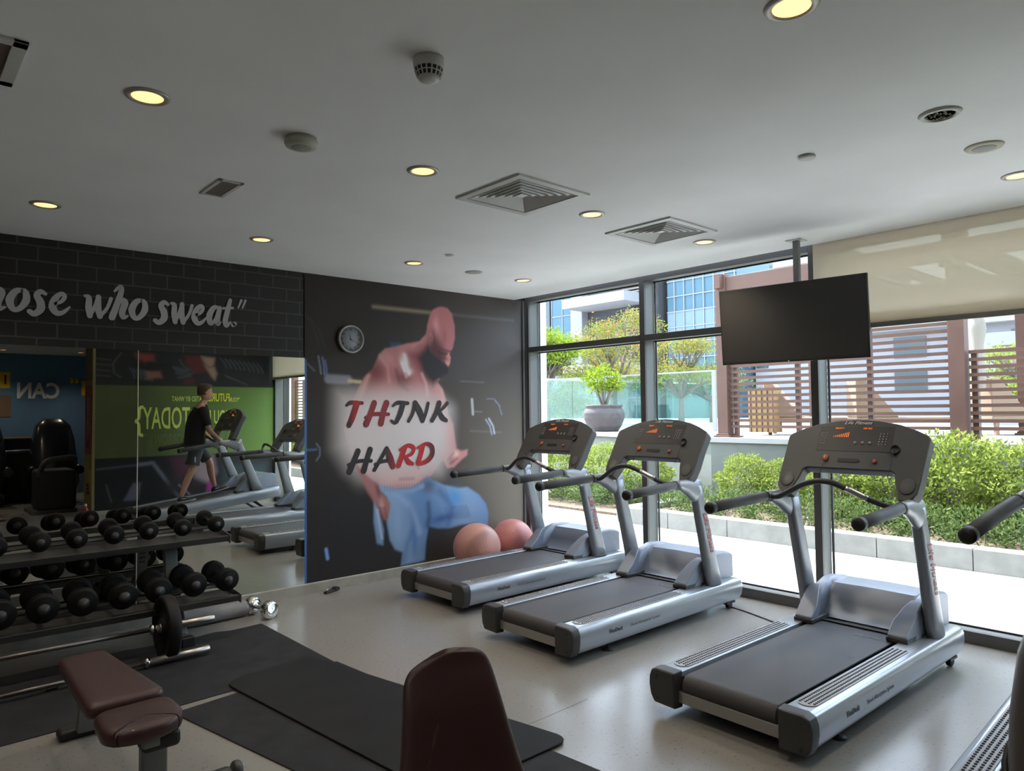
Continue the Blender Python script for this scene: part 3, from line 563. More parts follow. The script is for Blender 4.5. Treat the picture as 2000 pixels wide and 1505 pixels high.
    text('Shock Absorption System', .032, mat('grey_print', (.22, .23, .25), .5), t, (.74, -.4515, .150), (R(90), 0, 0))
    text('Life Fitness', .034, mat('belt_print', (.30, .30, .30), .5), t, (1.38, -.12, .2272), (0, 0, R(-90)), shear=.3)
    text('Life Fitness', .075, M_red, t, (1.575, -.4315, .70), (0, 0, 0), shear=.3, bold=.01).matrix_local = Matrix.Translation((1.58, -.4335, .66)) @ Matrix.Rotation(R(90), 4, 'X') @ Matrix.Rotation(R(-73), 4, 'Z')
    return t
tm = make_treadmill('silver treadmill in front of the mural man, beside the pink exercise balls')
tm.location = (-2.112, -1.082, 0); tm.rotation_euler = (0, 0, R(.3))
tm.children  # first of the four
for loc, rz, ry, lab in (((-2.317, -2.463, 0), .2, 0, 'silver treadmill between two others, second from the mural wall'),
                         ((-2.479, -4.085, 0), -.8, 0, 'large silver treadmill nearest in full view, its console below the television'),
                         ((-2.735, -5.535, 0.0), -1.5, 6.5, 'inclined treadmill carrying the walking man, only its handrail and foot pad at the right edge')):
    c = copy_tree(tm); c['label'] = lab; c.location = loc; c.rotation_euler = (0, R(-ry), R(rz))
    if ry:
        for ch in list(c.children):
            if ch.name.startswith(('wheel',)): bpy.data.objects.remove(ch, do_unlink=True)
        for s in (1, -1):   # raised lift legs under the front
            MB().tube([(1.62, s*.30, .08), (1.90, s*.30, -.165)], .022, 10).lathe([(0, -.018), (.034, -.018), (.034, .018), (0, .018)], (1.90, s*.30, -.175), 'y', 18).build('lift_leg', M_dark, c)
pc = MB().tube(smooth_path([(-.42, -2.72, .05), (-.38, -2.85, .006), (-.42, -3.02, .005), (-.50, -3.25, .005), (-.60, -3.50, .005), (-.68, -3.66, .006)]), .0045, 8).build('power_cord', M_black)
tag(pc, 'thin black power cord curving over the floor between two treadmills', 'cord')

# ------------------------------------------------------------------ exercise balls
for (x, y, r), lab, cc in (((-1.03, -.355, .243), 'dull pink exercise ball, left of the pair by the mural', (.60, .30, .25)), ((-.475, -.275, .230), 'redder pink exercise ball, right of the pair in the window corner', (.62, .24, .22))):
    m = MB(); prof = [(r*math.sin(PI*i/24)*(1+.0035*math.cos(i*0)), -r*math.cos(PI*i/24)) for i in range(25)]; prof[0] = (.001, -r); prof[-1] = (.001, r)
    # fine moulded ribs round the ball
    pr = []
    for i in range(97):
        a = PI*i/96; q = r*(1+(.0022 if (i % 4) < 2 and 10 < i < 86 else 0)); pr.append((max(.001, q*math.sin(a)), -q*math.cos(a)))
    b = m.lathe(pr, (0, 0, 0), 'z', 56).build('exercise_ball', mat('ball_rubber_%d' % int(cc[1]*100), cc, .42))
    b.location = (x, y, r); b.rotation_euler = (R(70), R(25), 0) if r > .235 else (R(12), R(8), 0)
    tag(b, lab, 'exercise ball', 'pink exercise balls')

# ------------------------------------------------------------------ television on its pole
tv = thing('television', 'black wall television hanging on a ceiling pole before the windows', 'television', (-.50, -3.475, 2.275), 0)
tv.rotation_euler = (0, R(-4), R(5.5))
MB().box(0, .035, -.556, .556, -.299, .297).build('screen_housing', mat('tv_black', (.028, .026, .025), .45), tv, bevel=.004)
MB().box(-.0012, .004, -.547, .547, -.285, .290).build('screen', mat('tv_screen', (.062, .059, .055), .24, spec=.5), tv)
MB().box(.035, .075, -.36, .36, -.24, .10).build('rear_housing', M_dark, tv, bevel=.01)
MB().tube([(-.0015, .02, -.292), (-.001, .02, -.2925)], .004, 8).build('indicator', M_steel, tv)
tp = thing('television_pole', 'slim grey pole fixed to the ceiling above the television', 'pole', (-.40, -3.495, H))
MB().box(-.022, .022, -.022, .022, -.72, 0).build('pole', mat('pole_grey', (.26, .26, .27), .45, .4), tp, bevel=.006)
MB().box(-.06, .06, -.06, .06, -.006, 0).build('ceiling_plate', M_whitep, tp, bevel=.002)
MB().box(-.035, .0, -.07, .07, -.70, -.50).build('bracket', M_dark, tp)

# ------------------------------------------------------------------ clock
ck = thing('wall_clock', 'round silver-rimmed wall clock on the dark mural', 'clock', (-2.28, -.0, 2.325))
MB().lathe([(.130, 0), (.134, -.03), (.132, -.043), (.124, -.046), (.117, -.040), (.116, -.02), (.0, -.02)], (0, 0, 0), 'y', 48).build('rim', mat('clock_rim', (.40, .39, .36), .35, .5), ck)
MB().lathe([(0, -.0215), (.1155, -.0215), (.1155, -.0205), (0, -.0205)], (0, 0, 0), 'y', 40).build('dial', mat('clock_face', (.33, .34, .37), .5), ck)
for h in range(1, 13):
    a = PI/2-2*PI*h/12; text(str(h), .034, M_black, ck, (.092*math.cos(a), -.0228, .092*math.sin(a)), (R(90), 0, 0), name='numeral')
for L_, w, a, nm in ((.058, .007, 106, 'hour_hand'), (.080, .005, -32, 'minute_hand')):
    m = MB(); d = (math.cos(R(a)), math.sin(R(a))); q = (-d[1]*w/2, d[0]*w/2)
    m.add([(-d[0]*.012+q[0], -.025, -d[1]*.012+q[1]), (-d[0]*.012-q[0], -.025, -d[1]*.012-q[1]), (d[0]*L_-q[0]*.4, -.025, d[1]*L_-q[1]*.4), (d[0]*L_+q[0]*.4, -.025, d[1]*L_+q[1]*.4)], [(0, 1, 2, 3)]).build(nm, M_black, ck)
MB().lathe([(0, -.022), (.006, -.022), (.006, -.027), (0, -.028)], (0, 0, 0), 'y', 12).build('hub', M_black, ck)

# ------------------------------------------------------------------ ceiling fittings
LM = lamp_mat(); M_ring = mat('lamp_ring', (.50, .46, .42), .35, .3)
lamp0 = None
spots = [(-4.836, -2.984, 'over the middle of the mats, left of the round speaker'), (-3.482, -2.966, 'left of the near square air diffuser'), (-4.885, -.994, 'above the brick print at the far left'),
         (-3.536, -.972, 'above the brick print, right of the last'), (-2.156, -2.98, 'between the two square air diffusers'), (-2.203, -.985, 'above the mural man, beside the smaller sensor'),
         (-.912, -3.019, 'beyond the far square diffuser, beside the television pole'), (-.919, -.975, 'closest to the window corner'), (-.904, -5.034, 'at the right edge beside the blank round speaker'),
         (-3.468, -5.006, 'largest one, cut by the top edge'), (-6.2, -2.99, 'left of the view over the mirrors'), (-6.2, -5.0, 'behind the camera'),
         (-3.83, -10.55, 'seen in the mirror over the blue wall, left one'), (-2.56, -10.45, 'seen in the mirror over the blue wall, right one'), (-5.1, -10.6, 'far corner by the blue wall'), (-4.9, -8.3, 'before the blue mural wall')]
for i, (x, y, lab) in enumerate(spots):
    if lamp0 is None:
        l = thing('ceiling_light', '', 'ceiling light')
        MB().lathe([(.058, .0), (.060, -.006), (.070, -.010), (.082, -.006), (.086, 0)], n=32).build('trim_ring', M_ring, l)
        MB().lathe([(.0001, .004), (.05, .0), (.060, -.004)], n=28).build('lamp_lens', LM, l); lamp0 = l
    else: l = copy_tree(lamp0)
    l.location = (x, y, H); l['label'] = 'round lit ceiling downlight '+lab; l['group'] = 'lit ceiling downlights'
    pl = bpy.data.lights.new('downlight', 'SPOT'); pl.energy = 7; pl.color = (1, .86, .70); pl.spot_size = R(120); pl.spot_blend = .8; pl.shadow_soft_size = .06
    po = bpy.data.objects.new('downlight_glow', pl); COL.objects.link(po); po.parent = l; po.location = (0, 0, -.02)
def disc(name, lab, cat, x, y, prof, m, n=32, extra=None):
    t = thing(name, lab, cat, (x, y, H)); MB().lathe(prof, n=n).build('housing', m, t)
    if extra: extra(t)
    return t
def unlit(t):
    d = MB(); d.lathe([(.060, -.004), (.05, .002), (.0001, .006)], n=24); d.build('lamp_lens', mat('lamp_off', (.20, .20, .16), .2, .7), t)
    g = MB()
    for i in range(40):
        a = rng.uniform(0, 2*PI); q = .055*math.sqrt(rng.uniform()); g.lathe([(.006, -.004), (.003, -.009), (0, -.010)], (q*math.cos(a), q*math.sin(a), 0), n=6)
    g.build('facets', mat('facet', (.45, .45, .38), .15, .8), t)
disc('ceiling_light', 'unlit faceted ceiling downlight beside the blank round speaker', 'ceiling light', -2.17, -5.031, [(.060, -.004), (.064, -.012), (.078, -.010), (.086, 0)], M_whitep, 32, unlit)
def grille(t): MB().lathe([(.052, -.0105), (.050, -.012), (0, -.012)], n=28).build('grille', mat('grille_grey', (.36, .36, .36), .6), t)
disc('ceiling_speaker', 'flush cream ceiling speaker near the right edge', 'speaker', -1.562, -5.039, [(0, -.010), (.052, -.010), (.080, -.008), (.086, 0)], mat('cream_plastic', (.58, .53, .42), .5), 32, grille)
def grille2(t): MB().lathe([(.046, -.0465), (.044, -.048), (0, -.048)], n=28).build('grille', mat('grille_green', (.33, .34, .26), .6), t); MB().lathe([(.005, -.048), (0, -.051)], (.0, .0, 0), n=8).build('button', M_whitep, t)
disc('ceiling_speaker', 'thick round ceiling speaker standing off the ceiling at left', 'speaker', -4.17, -2.97, [(0, -.046), (.058, -.046), (.072, -.040), (.078, -.026), (.078, -.018), (.070, -.014), (.070, 0)], mat('speaker_plastic', (.50, .50, .42), .5), 36, grille2)
disc('sprinkler_cover', 'small round sprinkler cover beside the unlit downlight', 'sprinkler', -2.109, -4.402, [(0, -.012), (.040, -.012), (.042, -.008), (.042, -.004), (.038, 0)], M_whitep)
disc('sprinkler_cover', 'small round sprinkler cover above the mural head', 'sprinkler', -2.159, -1.432, [(0, -.010), (.030, -.010), (.034, -.006), (.034, 0)], M_whitep)
disc('ceiling_speaker', 'flat plain disc on the ceiling above the mural arm', 'speaker', -1.553, -.99, [(0, -.008), (.060, -.008), (.075, -.005), (.080, 0)], mat('disc_grey', (.46, .46, .42), .5))
sm = thing('smoke_detector', 'dome smoke detector on the ceiling near the top edge', 'smoke detector', (-4.15, -3.97, H))
MB().lathe([(.0, -.040), (.052, -.040), (.056, -.030), (.058, -.012), (.056, 0)], n=32).build('base', M_whitep, sm)
MB().lathe([(.052, -.040), (.048, -.052), (.044, -.056), (.038, -.070)], n=32).build('vent_ring', M_black, sm)
hr = MB().lathe([(.040, -.068), (.036, -.078), (.020, -.084), (0, -.085)], n=28)
for i in range(16):
    a = 2*PI*i/16; hr.tube([(.051*math.cos(a), .051*math.sin(a), -.040), (.046*math.cos(a), .046*math.sin(a), -.056), (.040*math.cos(a), .040*math.sin(a), -.070)], .003, 6)
hr.tube([(.0475*math.cos(2*PI*i/28), .0475*math.sin(2*PI*i/28), -.054) for i in range(29)], .0022, 6)
hr.build('cap', M_whitep, sm); MB().box(.046, .056, -.012, .008, -.034, -.020).build('label_plate', mat('yellow_grey', (.35, .35, .25), .5), sm)
def diffuser(x, y, lab):
    t = thing('air_diffuser', lab, 'air vent', (x, y, H), 0, 'square air diffusers'); fr = MB()
    def sq(m, r0, r1, z0, z1): 
        m.add([(a*r0, b*r0, z0) for a, b in ((-1,-1),(1,-1),(1,1),(-1,1))]+[(a*r1, b*r1, z1) for a, b in ((-1,-1),(1,-1),(1,1),(-1,1))], [(i, (i+1) % 4, 4+(i+1) % 4, 4+i) for i in range(4)])
    sq(fr, .285, .283, 0, -.012); sq(fr, .283, .238, -.012, -.012); sq(fr, .238, .238, -.012, .02); fr.build('frame', mat('vent_white', (.62, .62, .60), .4), t, fixn=False)
    MB().box(-.238, .238, -.238, .238, .018, .02).build('backing', M_black, t); sl = MB()
    for i in range(6):
        r = .226-.036*i; sq(sl, r, r-.026, -.010, .012); sq(sl, r-.002, r-.028, -.010, .012)
    sl.build('louvres', mat('vent_white', (.62, .62, .60), .4), t, fixn=False)
    return t
d0 = diffuser(-2.78, -2.985, 'nearer of the two square ceiling air diffusers, above the exercise balls')
d1 = copy_tree(d0); d1.location = (-1.43, -2.995, H); d1['label'] = 'farther square ceiling air diffuser, toward the windows'
def recvent(x, y, sx, sy, lab, m_in):
    t = thing('ceiling_vent', lab, 'air vent', (x, y, H)); f = MB()
    for a in ((-sx, sx, -sy, -sy+.022), (-sx, sx, sy-.022, sy), (-sx, -sx+.022, -sy, sy), (sx-.022, sx, -sy, sy)): f.box(*a, -.008, 0)
    f.build('frame', M_whitep, t, bevel=.002); MB().box(-sx+.02, sx-.02, -sy+.02, sy-.02, -.001, .0).build('backing', m_in, t); s_ = MB(); n = 7
    for i in range(n):
        q = -sx+.03+(2*sx-.06)*i/(n-1); s_.add([(q-.006, -sy+.02, -.002), (q-.006, sy-.02, -.002), (q+.006, sy-.02, -.007), (q+.006, -sy+.02, -.007)], [(0, 1, 2, 3)])
    s_.build('slats', mat('slat_grey', (.30, .30, .29), .5), t); return t
recvent(-4.19, -1.99, .068, .165, 'small rectangular slatted ceiling vent above the lettering', mat('vent_dark', (.06, .06, .06), .6))
t = thing('access_panel', 'framed ceiling hatch cut off by the top left corner', 'hatch', (-5.55, -2.965, H)); f = MB()
for a in ((-.29, .29, -.21, -.165), (-.29, .29, .165, .21), (-.29, -.245, -.21, .21), (.245, .29, -.21, .21)): f.box(*a, -.012, 0)
f.build('frame', M_whitep, t, bevel=.002); MB().box(-.245, .245, -.165, .165, -.004, -.001).build('panel', mat('hatch_brown', (.13, .09, .08), .6), t)

# ------------------------------------------------------------------ dumbbell rack
rk = thing('dumbbell_rack', 'two-tier grey steel dumbbell rack standing before the mirrors', 'rack', (-4.78, -.45, 0))
M_rack = mat('rack_grey', (.055, .055, .053), .45, .4); M_racks = mat('rack_silver', (.17, .18, .175), .45, .4)
def tier(y0, y1, z, tilt, x0, x1):
    # two angled support rails joined by an end plate
    s = thing('x', 'x', 'x'); bpy.data.objects.remove(s)
    ct, st = math.cos(tilt), math.sin(tilt)
    def q(v, w): return (v*ct-w*st, z+v*st+w*ct)
    m = MB()
    for a, b, c, d in ((y0, y0+.075, -.006, 0), (y0, y0+.006, -.03, .012), (y1-.075, y1, -.006, 0), (y1-.006, y1, -.03, .012), (y0+.075, y1-.075, -.03, -.026)):
        m.loft([[(x,)+q(*p) for p in ((a, c), (b, c), (b, d), (a, d))] for x in (x0, x1)], sm=False)
    o = m.build('shelf', M_rack, rk, bevel=.002)
    for x in (x0, x1): MB().loft([[(xx,)+q(*p) for p in ((y0-.005, -.045), (y1+.005, -.045), (y1+.005, .01), (y0-.005, .02))] for xx in (x-.004, x+.004)], sm=False).build('end_plate', M_racks, o, bevel=.002)
    return o
TU, TL = R(8.2), R(5.5)
X0r, X1r = -1.95, 1.165
# local y is world y + .45
tier(-.145, .235, .715, TU, X0r, X1r)
tier(-.36, .02, .325, TL, X0r, X1r)
for x in (.80, -1.55):
    fr = MB(); sec = [[(x+a*.045, b*.028+y, z) for a, b in ((-1, -1), (1, -1), (1, 1), (-1, 1))] for y, z in ((-.18, .05), (.02, .34), (.10, .68))]
    fr.loft(sec, sm=False).build('upright', M_racks, rk, bevel=.006)
    MB().box(x-.035, x+.035, -.33, .28, .015, .065).build('foot_beam', M_racks, rk, bevel=.006)
    for y in (-.33, .27): MB().box(x-.045, x+.045, y-.035, y+.035, 0, .072).build('foot_cap', M_black, rk, bevel=.008)
mk = MB()   # worn vertical print on the inner face of the right upright
for i, (h, w) in enumerate(((.018, .04), (.014, .05), (.020, .035), (.012, .05), (.018, .045), (.014, .04))):
    z = .60-.036*i; y = .02+(z-.34)*.2353+.031; mk.box(.80-w/2, .80+w/2, y, y+.003, z-h/2, z+h/2)
mk.build('printed_marks', M_black, rk)
M_head = mat('dumbbell_rubber', (.005, .005, .005), .62, spec=.22, bump=.15, bscale=90)
def dumbbell(hr, hl, L):
    t = thing('dumbbell', 'x', 'dumbbell')
    b = hl*.5
    for s in (-1, 1):
        pr = [(.0, s*L/2), (hr*.45, s*L/2), (hr*.5, s*(L/2-.004)), (hr*.86, s*(L/2-.004)), (hr*.965, s*(L/2-.010)), (hr, s*(L/2-.018)), (hr, s*(L/2-hl+.009)), (hr*.97, s*(L/2-hl+.003)), (hr*.7, s*(L/2-hl)), (0, s*(L/2-hl))]
        MB().lathe(pr, (0, 0, 0), 'y', 28).build('weight_head', M_head, t)
    h = L/2-hl
    MB().lathe([(.019, -h-.002), (.017, -h+.02), (.0135, -h+.03), (.0165, 0), (.0135, h-.03), (.017, h-.02), (.019, h+.002)], (0, 0, 0), 'y', 16).build('handle', M_chrome, t)
    for i in (0,):
        for s in (-1, 1): MB().lathe([(.0, s*(L/2+.0005)), (hr*.40, s*(L/2+.0005)), (hr*.40, s*(L/2-.001))], (0, 0, 0), 'y', 20).build('end_disc', mat('disc_grey_dark', (.03, .03, .031), .4), t)
    return t
protoU = dumbbell(.060, .056, .265); protoL = dumbbell(.082, .070, .325)
place = ['at the right end', 'second from the right end', 'third from the right end', 'fourth from the right end', 'fifth from the right end', 'sixth from the right end', 'seventh from the right end', 'at the left, outside the view']
for tier_, proto, y, z, til, tn in ((0, protoU, -.40, .806, TU, 'upper'), (1, protoL, -.615, .425, TL, 'lower')):
    for i in range(8):
        d = proto if i == 0 else copy_tree(proto)
        k = 1+(.02*i if i < 7 else .14); d.scale = (k, 1, k)
        d.location = (-3.70-.2265*i, y, z+(.0012*i if tier_ == 0 else .0016*i)); d.rotation_euler = (til, R(rng.uniform(-40, 40)), R(rng.uniform(-2.5, 2.5)))
        d['label'] = 'black round-headed dumbbell on the %s tier of the rack, %s' % (tn, place[i]); d['group'] = 'dumbbells on the %s tier' % tn

# ------------------------------------------------------------------ barbells, chrome dumbbell, roller, remote
M_iron = mat('black_iron', (.008, .0075, .0075), .6, spec=.3, bump=.15, bscale=60)
def barbell(label, loc, rz, L, half_sleeve, bronze=False, plate=None):
    t = thing('barbell', label, 'barbell', loc, rz)
    MB().tube([(-L, 0, 0), (-half_sleeve, 0, 0)], .014, 14).build('bar', mat('bar_steel', (.16, .15, .14), .35, .9), t)
    sl = MB().lathe([(.0, .0), (.023, .0), (.025, -.003), (.025, -(half_sleeve-.03)), (.016, -(half_sleeve-.03))], (0, 0, 0), 'x', 20).build('sleeve', M_steel, t)
    MB().lathe([(.016, -half_sleeve-.01), (.030, -half_sleeve-.006), (.033, -half_sleeve+.012), (.025, -half_sleeve+.03)], (0, 0, 0), 'x', 20).build('collar', M_chrome, t)
    return t
b1 = barbell('barbell held off the floor by a black weight plate, beside the dumbbell rack', (-3.86, -.955, .245), R(-.5), 1.7, .40)
pl = thing('weight_plate', 'thick black cast weight plate standing upright on the barbell sleeve', 'weight plate', (-4.165, -.955, .245))
MB().lathe([(.028, -.026), (.060, -.030), (.066, -.022), (.075, -.012), (.17, -.012), (.186, -.024), (.214, -.026), (.225, -.018), (.225, .018), (.214, .026), (.186, .024), (.17, .012), (.075, .012), (.066, .022), (.060, .030), (.028, .026)], (0, 0, 0), 'x', 48).build('disc', M_iron, pl)
MB().lathe([(.026, -.031), (.034, -.031), (.034, .031), (.026, .031)], (0, 0, 0), 'x', 24).build('hub_ring', M_steel, pl)
pl.scale = (1.5, .92, .92); pl.location.z = .2075+.008; b1.location.z = .2155
b2 = barbell('bare barbell lying on the black floor mat in front of the rack', (-3.925, -1.055, .026+.018), R(1.8), 1.5, .40)
tag(MB().tube([(-4.80, -1.062, .03), (-4.86, -1.062, .029)], .02, 12).build('barbell_collar', M_steel), 'small steel collar on the thin bar left of the red bench', 'collar')
cdb = thing('chrome_dumbbell', 'short chrome dumbbell on the floor at the end of the grey roller', 'dumbbell', (-3.30, -.40, .064), R(12))
cdb.scale = (1.15, 1.1, 1.15); cdb.location.z = .070
for s in (-1, 1): MB().lathe([(0, s*.135), (.048, s*.135), (.058, s*.130), (.060, s*.122), (.060, s*.085), (.055, s*.075), (.045, s*.072), (.045, s*.066), (.030, s*.060), (0, s*.058)], (0, 0, 0), 'y', 32).build('weight_head', M_chrome, cdb)
MB().lathe([(.017, -.062), (.014, -.03), (.014, .03), (.017, .062)], (0, 0, 0), 'y', 16).build('handle', M_chrome, cdb)
ro = thing('foam_roller', 'long grey foam roller lying along the foot of the mirrors', 'foam roller', (-3.60, -.30, .063), R(3.5))
MB().lathe([(.0, -.42), (.052, -.42), (.060, -.40), (.063, 0), (.060, .20), (.050, .245), (0, .25)], (0, 0, 0), 'x', 28).build('roller_body', mat('grey_foam', (.24, .235, .235), .75, noise_amt=.1), ro)
rm = thing('remote_control', 'small black clip-like remote lying on the floor by the baseboard', 'remote', (-2.515, -.085, .012), R(22))
MB().box(-.085, .075, -.020, .020, -.012, .010).build('body', M_black, rm, bevel=.006)
MB().prism([(.03, -.012), (.09, -.006), (.09, .018), (.06, .026), (.03, .016)], 'y', -.024, .024).build('clip', M_black, rm, bevel=.003)
MB().box(-.04, -.02, .018, .026, .004, .020).build('tag', M_whitep, rm)

# ------------------------------------------------------------------ floor mats
def flat_mat(label, pts, z0, z1, m, r=None, cat='mat'):
    return tag(MB().prism(pts, 'z', z0, z1).build('floor_mat', m, bevel=.004), label, cat, 'rubber mats on the floor')
Mm1 = mat('mat_dark_grey', (.018, .019, .0215), .7, spec=.25, noise_amt=.3, nscale=6, bump=.1); Mm2 = mat('mat_black', (.0085, .009, .010), .65, spec=.25, noise_amt=.3, nscale=5)
wav = [(-3.385-.0*i, -.61) for i in range(1)]+[(-3.55, -.63), (-3.64, -.60), (-3.70, -.585), (-3.76, -.60), (-3.80, -.60), (-3.90, -.62)]
flat_mat('dark grey rubber mat under the barbell, its right edge wavy', [(-3.38, -.61), (-3.375, -1.77), (-4.33, -1.815), (-4.86, -1.715), (-5.40, -1.73), (-5.4, -.60), (-4.32, -.575), (-3.98, -.63), (-3.90, -.62), (-3.80, -.595), (-3.72, -.585), (-3.62, -.625)][::-1], 0, .007, Mm1)
flat_mat('dark grey rubber mat lying under the black mat, nearest the camera', [(-4.40, -1.90), (-3.36, -1.775), (-3.17, -3.95), (-3.15, -4.6), (-4.05, -4.6), (-4.18, -3.0)][::-1], 0, .007, Mm1)
pts = []
for (cx_, cy_, a0, r_) in ((-3.52, -1.62, 90, .09), (-3.96, -1.72, 90, .09)):
    pass
A, B_, C_, D_ = (-3.46, -1.57), (-4.05, -1.68), (-3.84, -3.60), (-3.06, -3.60)
def rquad(P, r, n=6):
    out = []; P = [Vector((*p, 0)) for p in P]; N = len(P)
    for i in range(N):
        a, b, c = P[i-1], P[i], P[(i+1) % N]; u = (a-b).normalized(); v = (c-b).normalized(); p0 = b+u*r; p1 = b+v*r
        for k in range(n+1):
            t = k/n; q = p0*(1-t)**2+b*2*t*(1-t)+p1*t*t; out.append((q.x, q.y))
    return out
flat_mat('black exercise mat with rounded corners, laid over the grey mats', rquad([A, B_, C_, D_], .10), .0075, .019, Mm2)

# ------------------------------------------------------------------ flat bench, near left
def cushion(name, pts, z0, z1, m, parent, r=.03, puff=.008):
    cxm = sum(p[0] for p in pts)/len(pts); cym = sum(p[1] for p in pts)/len(pts)
    wx = max(p[0] for p in pts)-cxm; wy = max(p[1] for p in pts)-cym
    def sc(k, z): return [(cxm+(x-cxm)*(1-k/wx), cym+(y-cym)*(1-k/wy), z) for x, y in pts]
    secs = [sc(.02, z0), sc(.004, z0+.006), sc(0, z0+.02), sc(0, z1-.022), sc(.004, z1-.010), sc(.012, z1-.003), sc(.028, z1+.001), sc(wx*.45, z1+puff*.6), sc(wx*.75, z1+puff*.8), sc(wx*.97, z1+puff*.85)]
    return MB().loft(secs).build(name, m, parent)
bn = thing('weight_bench', 'flat maroon padded bench on grey legs at the lower left', 'bench', (-4.83, -2.55, 0), 0)
T_ = lambda p: [(x+4.83, y+2.55) for x, y in p]
cushion('long_pad', T_(rquad([(-4.765, -2.02), (-4.965, -2.03), (-4.99, -2.80), (-4.69, -2.79)], .05)), .405, .465, M_maroon, bn)
cushion('seat_pad', T_(rquad([(-4.695, -2.825), (-4.98, -2.835), (-4.995, -3.07), (-4.92, -3.13), (-4.76, -3.12), (-4.69, -3.04)], .06)), .395, .455, M_maroon, bn)
MB().box(-.03, .03, -.55, .50, .36, .405).build('frame_beam', M_racks, bn, bevel=.006)
MB().loft([[(.03+a*.055, .50+b*.03+dy, z) for a, b in ((-1, -1), (1, -1), (1, 1), (-1, 1))] for dy, z in ((.17, .03), (.02, .38))], sm=False).build('leg', M_racks, bn, bevel=.01)
MB().box(-.10, .14, .66, .76, 0, .05).build('foot', M_black, bn, bevel=.02, seg=3)
MB().loft([[(.05+a*.048, -.36+b*.03+dy, z) for a, b in ((-1, -1), (1, -1), (1, 1), (-1, 1))] for dy, z in ((-.02, .03), (-.02, .38))], sm=False).build('leg', M_racks, bn, bevel=.01)
MB().box(-.03, .11, -.54, -.44, .335, .40).build('pivot_bracket', M_black, bn, bevel=.02, seg=3)
MB().box(-.42, .40, -.31, -.25, .01, .065).build('foot', mat('foot_tube', (.03, .032, .032), .45), bn, bevel=.018, seg=3)
MB().lathe([(.0, .44), (.034, .44), (.040, .432), (.040, .412), (.034, .405), (0, .405)], (0, -.28, .042), 'x', 24).build('end_cap', M_dark, bn)

# ------------------------------------------------------------------ bench with upright backrest, near centre
b3 = thing('adjustable_bench', 'adjustable bench whose tall maroon backrest fills the lower centre', 'bench', (-4.60, -4.655, 0), R(-15))
# the pad is a curved panel; local x = across, local y = away from the viewer
secs = []
for q, (z, yo, w) in enumerate(((.47, -.23, .235), (.59, -.187, .199), (.67, -.156, .176), (.747, -.125, .160), (.824, -.094, .144), (.902, -.066, .129), (.973, -.039, .117), (1.02, -.023, .1115), (1.046, -.014, .0975), (1.058, -.009, .070))):
    ring = []
    for k in range(28):
        a = 2*PI*k/28; cxx = math.copysign(abs(math.cos(a))**.45, math.cos(a)); cyy = math.copysign(abs(math.sin(a))**.6, math.sin(a))
        ring.append((w*cxx, yo+.026*cyy*(1 if z < 1 else .6), z-.024*(cxx < 0)*abs(cxx)*(z > .9)-.010*abs(cxx)*(z > .98)))
    secs.append(ring)
pb = MB().loft(secs).build('back_pad', M_maroon, b3); sub = pb.modifiers.new('s', 'SUBSURF'); sub.levels = 1; sub.render_levels = 2
cushion('seat_pad', rquad([(-.13, -.12), (.13, -.12), (.13, .24), (-.13, .24)], .04), .36, .41, M_maroon, b3)
MB().box(-.03, .03, -.15, .30, .28, .33).build('frame_beam', M_racks, b3, bevel=.008)
MB().tube([(0, .02, .31), (0, -.10, .72)], .02, 10).build('support_strut', M_racks, b3)
for y in (-.10, .25): MB().box(-.03, .03, y-.03, y+.03, .04, .29).build('leg', M_racks, b3, bevel=.008)
for y in (-.10, .25): MB().box(-.15, .15, y-.03, y+.03, 0, .05).build('foot', M_black, b3, bevel=.012)

# ------------------------------------------------------------------ padded machine column at the right edge
mc_ = thing('exercise_machine', 'taupe padded exercise machine column cut off by the right edge', 'exercise machine', (-4.62, -5.957, 0))
cyl = []
for z, k in ((.10, .9), (.14, 1), (.75, 1.0), (1.19, 1.0), (1.27, .97), (1.34, .90), (1.40, .76), (1.44, .55), (1.46, .25)):
    cyl.append([(.10*k*math.copysign(abs(math.cos(a))**.7, math.cos(a)), .14*k*math.copysign(abs(math.sin(a))**.7, math.sin(a)), z) for a in np.linspace(0, 2*PI, 32, endpoint=False)])
M_taupe = mat('taupe_shell', (.14, .115, .10), .4)
MB().loft(cyl).build('housing', M_taupe, mc_)
MB().tube([(.1015*math.copysign(abs(math.cos(a))**.7, math.cos(a)), .1415*math.copysign(abs(math.sin(a))**.7, math.sin(a)), 1.22+.03*math.sin(a*2)) for a in np.linspace(0, 2*PI, 40)], .004, 6).build('seam', M_black, mc_)
MB().box(-.16, .16, -.18, .16, 0, .10).build('base', M_dark, mc_, bevel=.02)

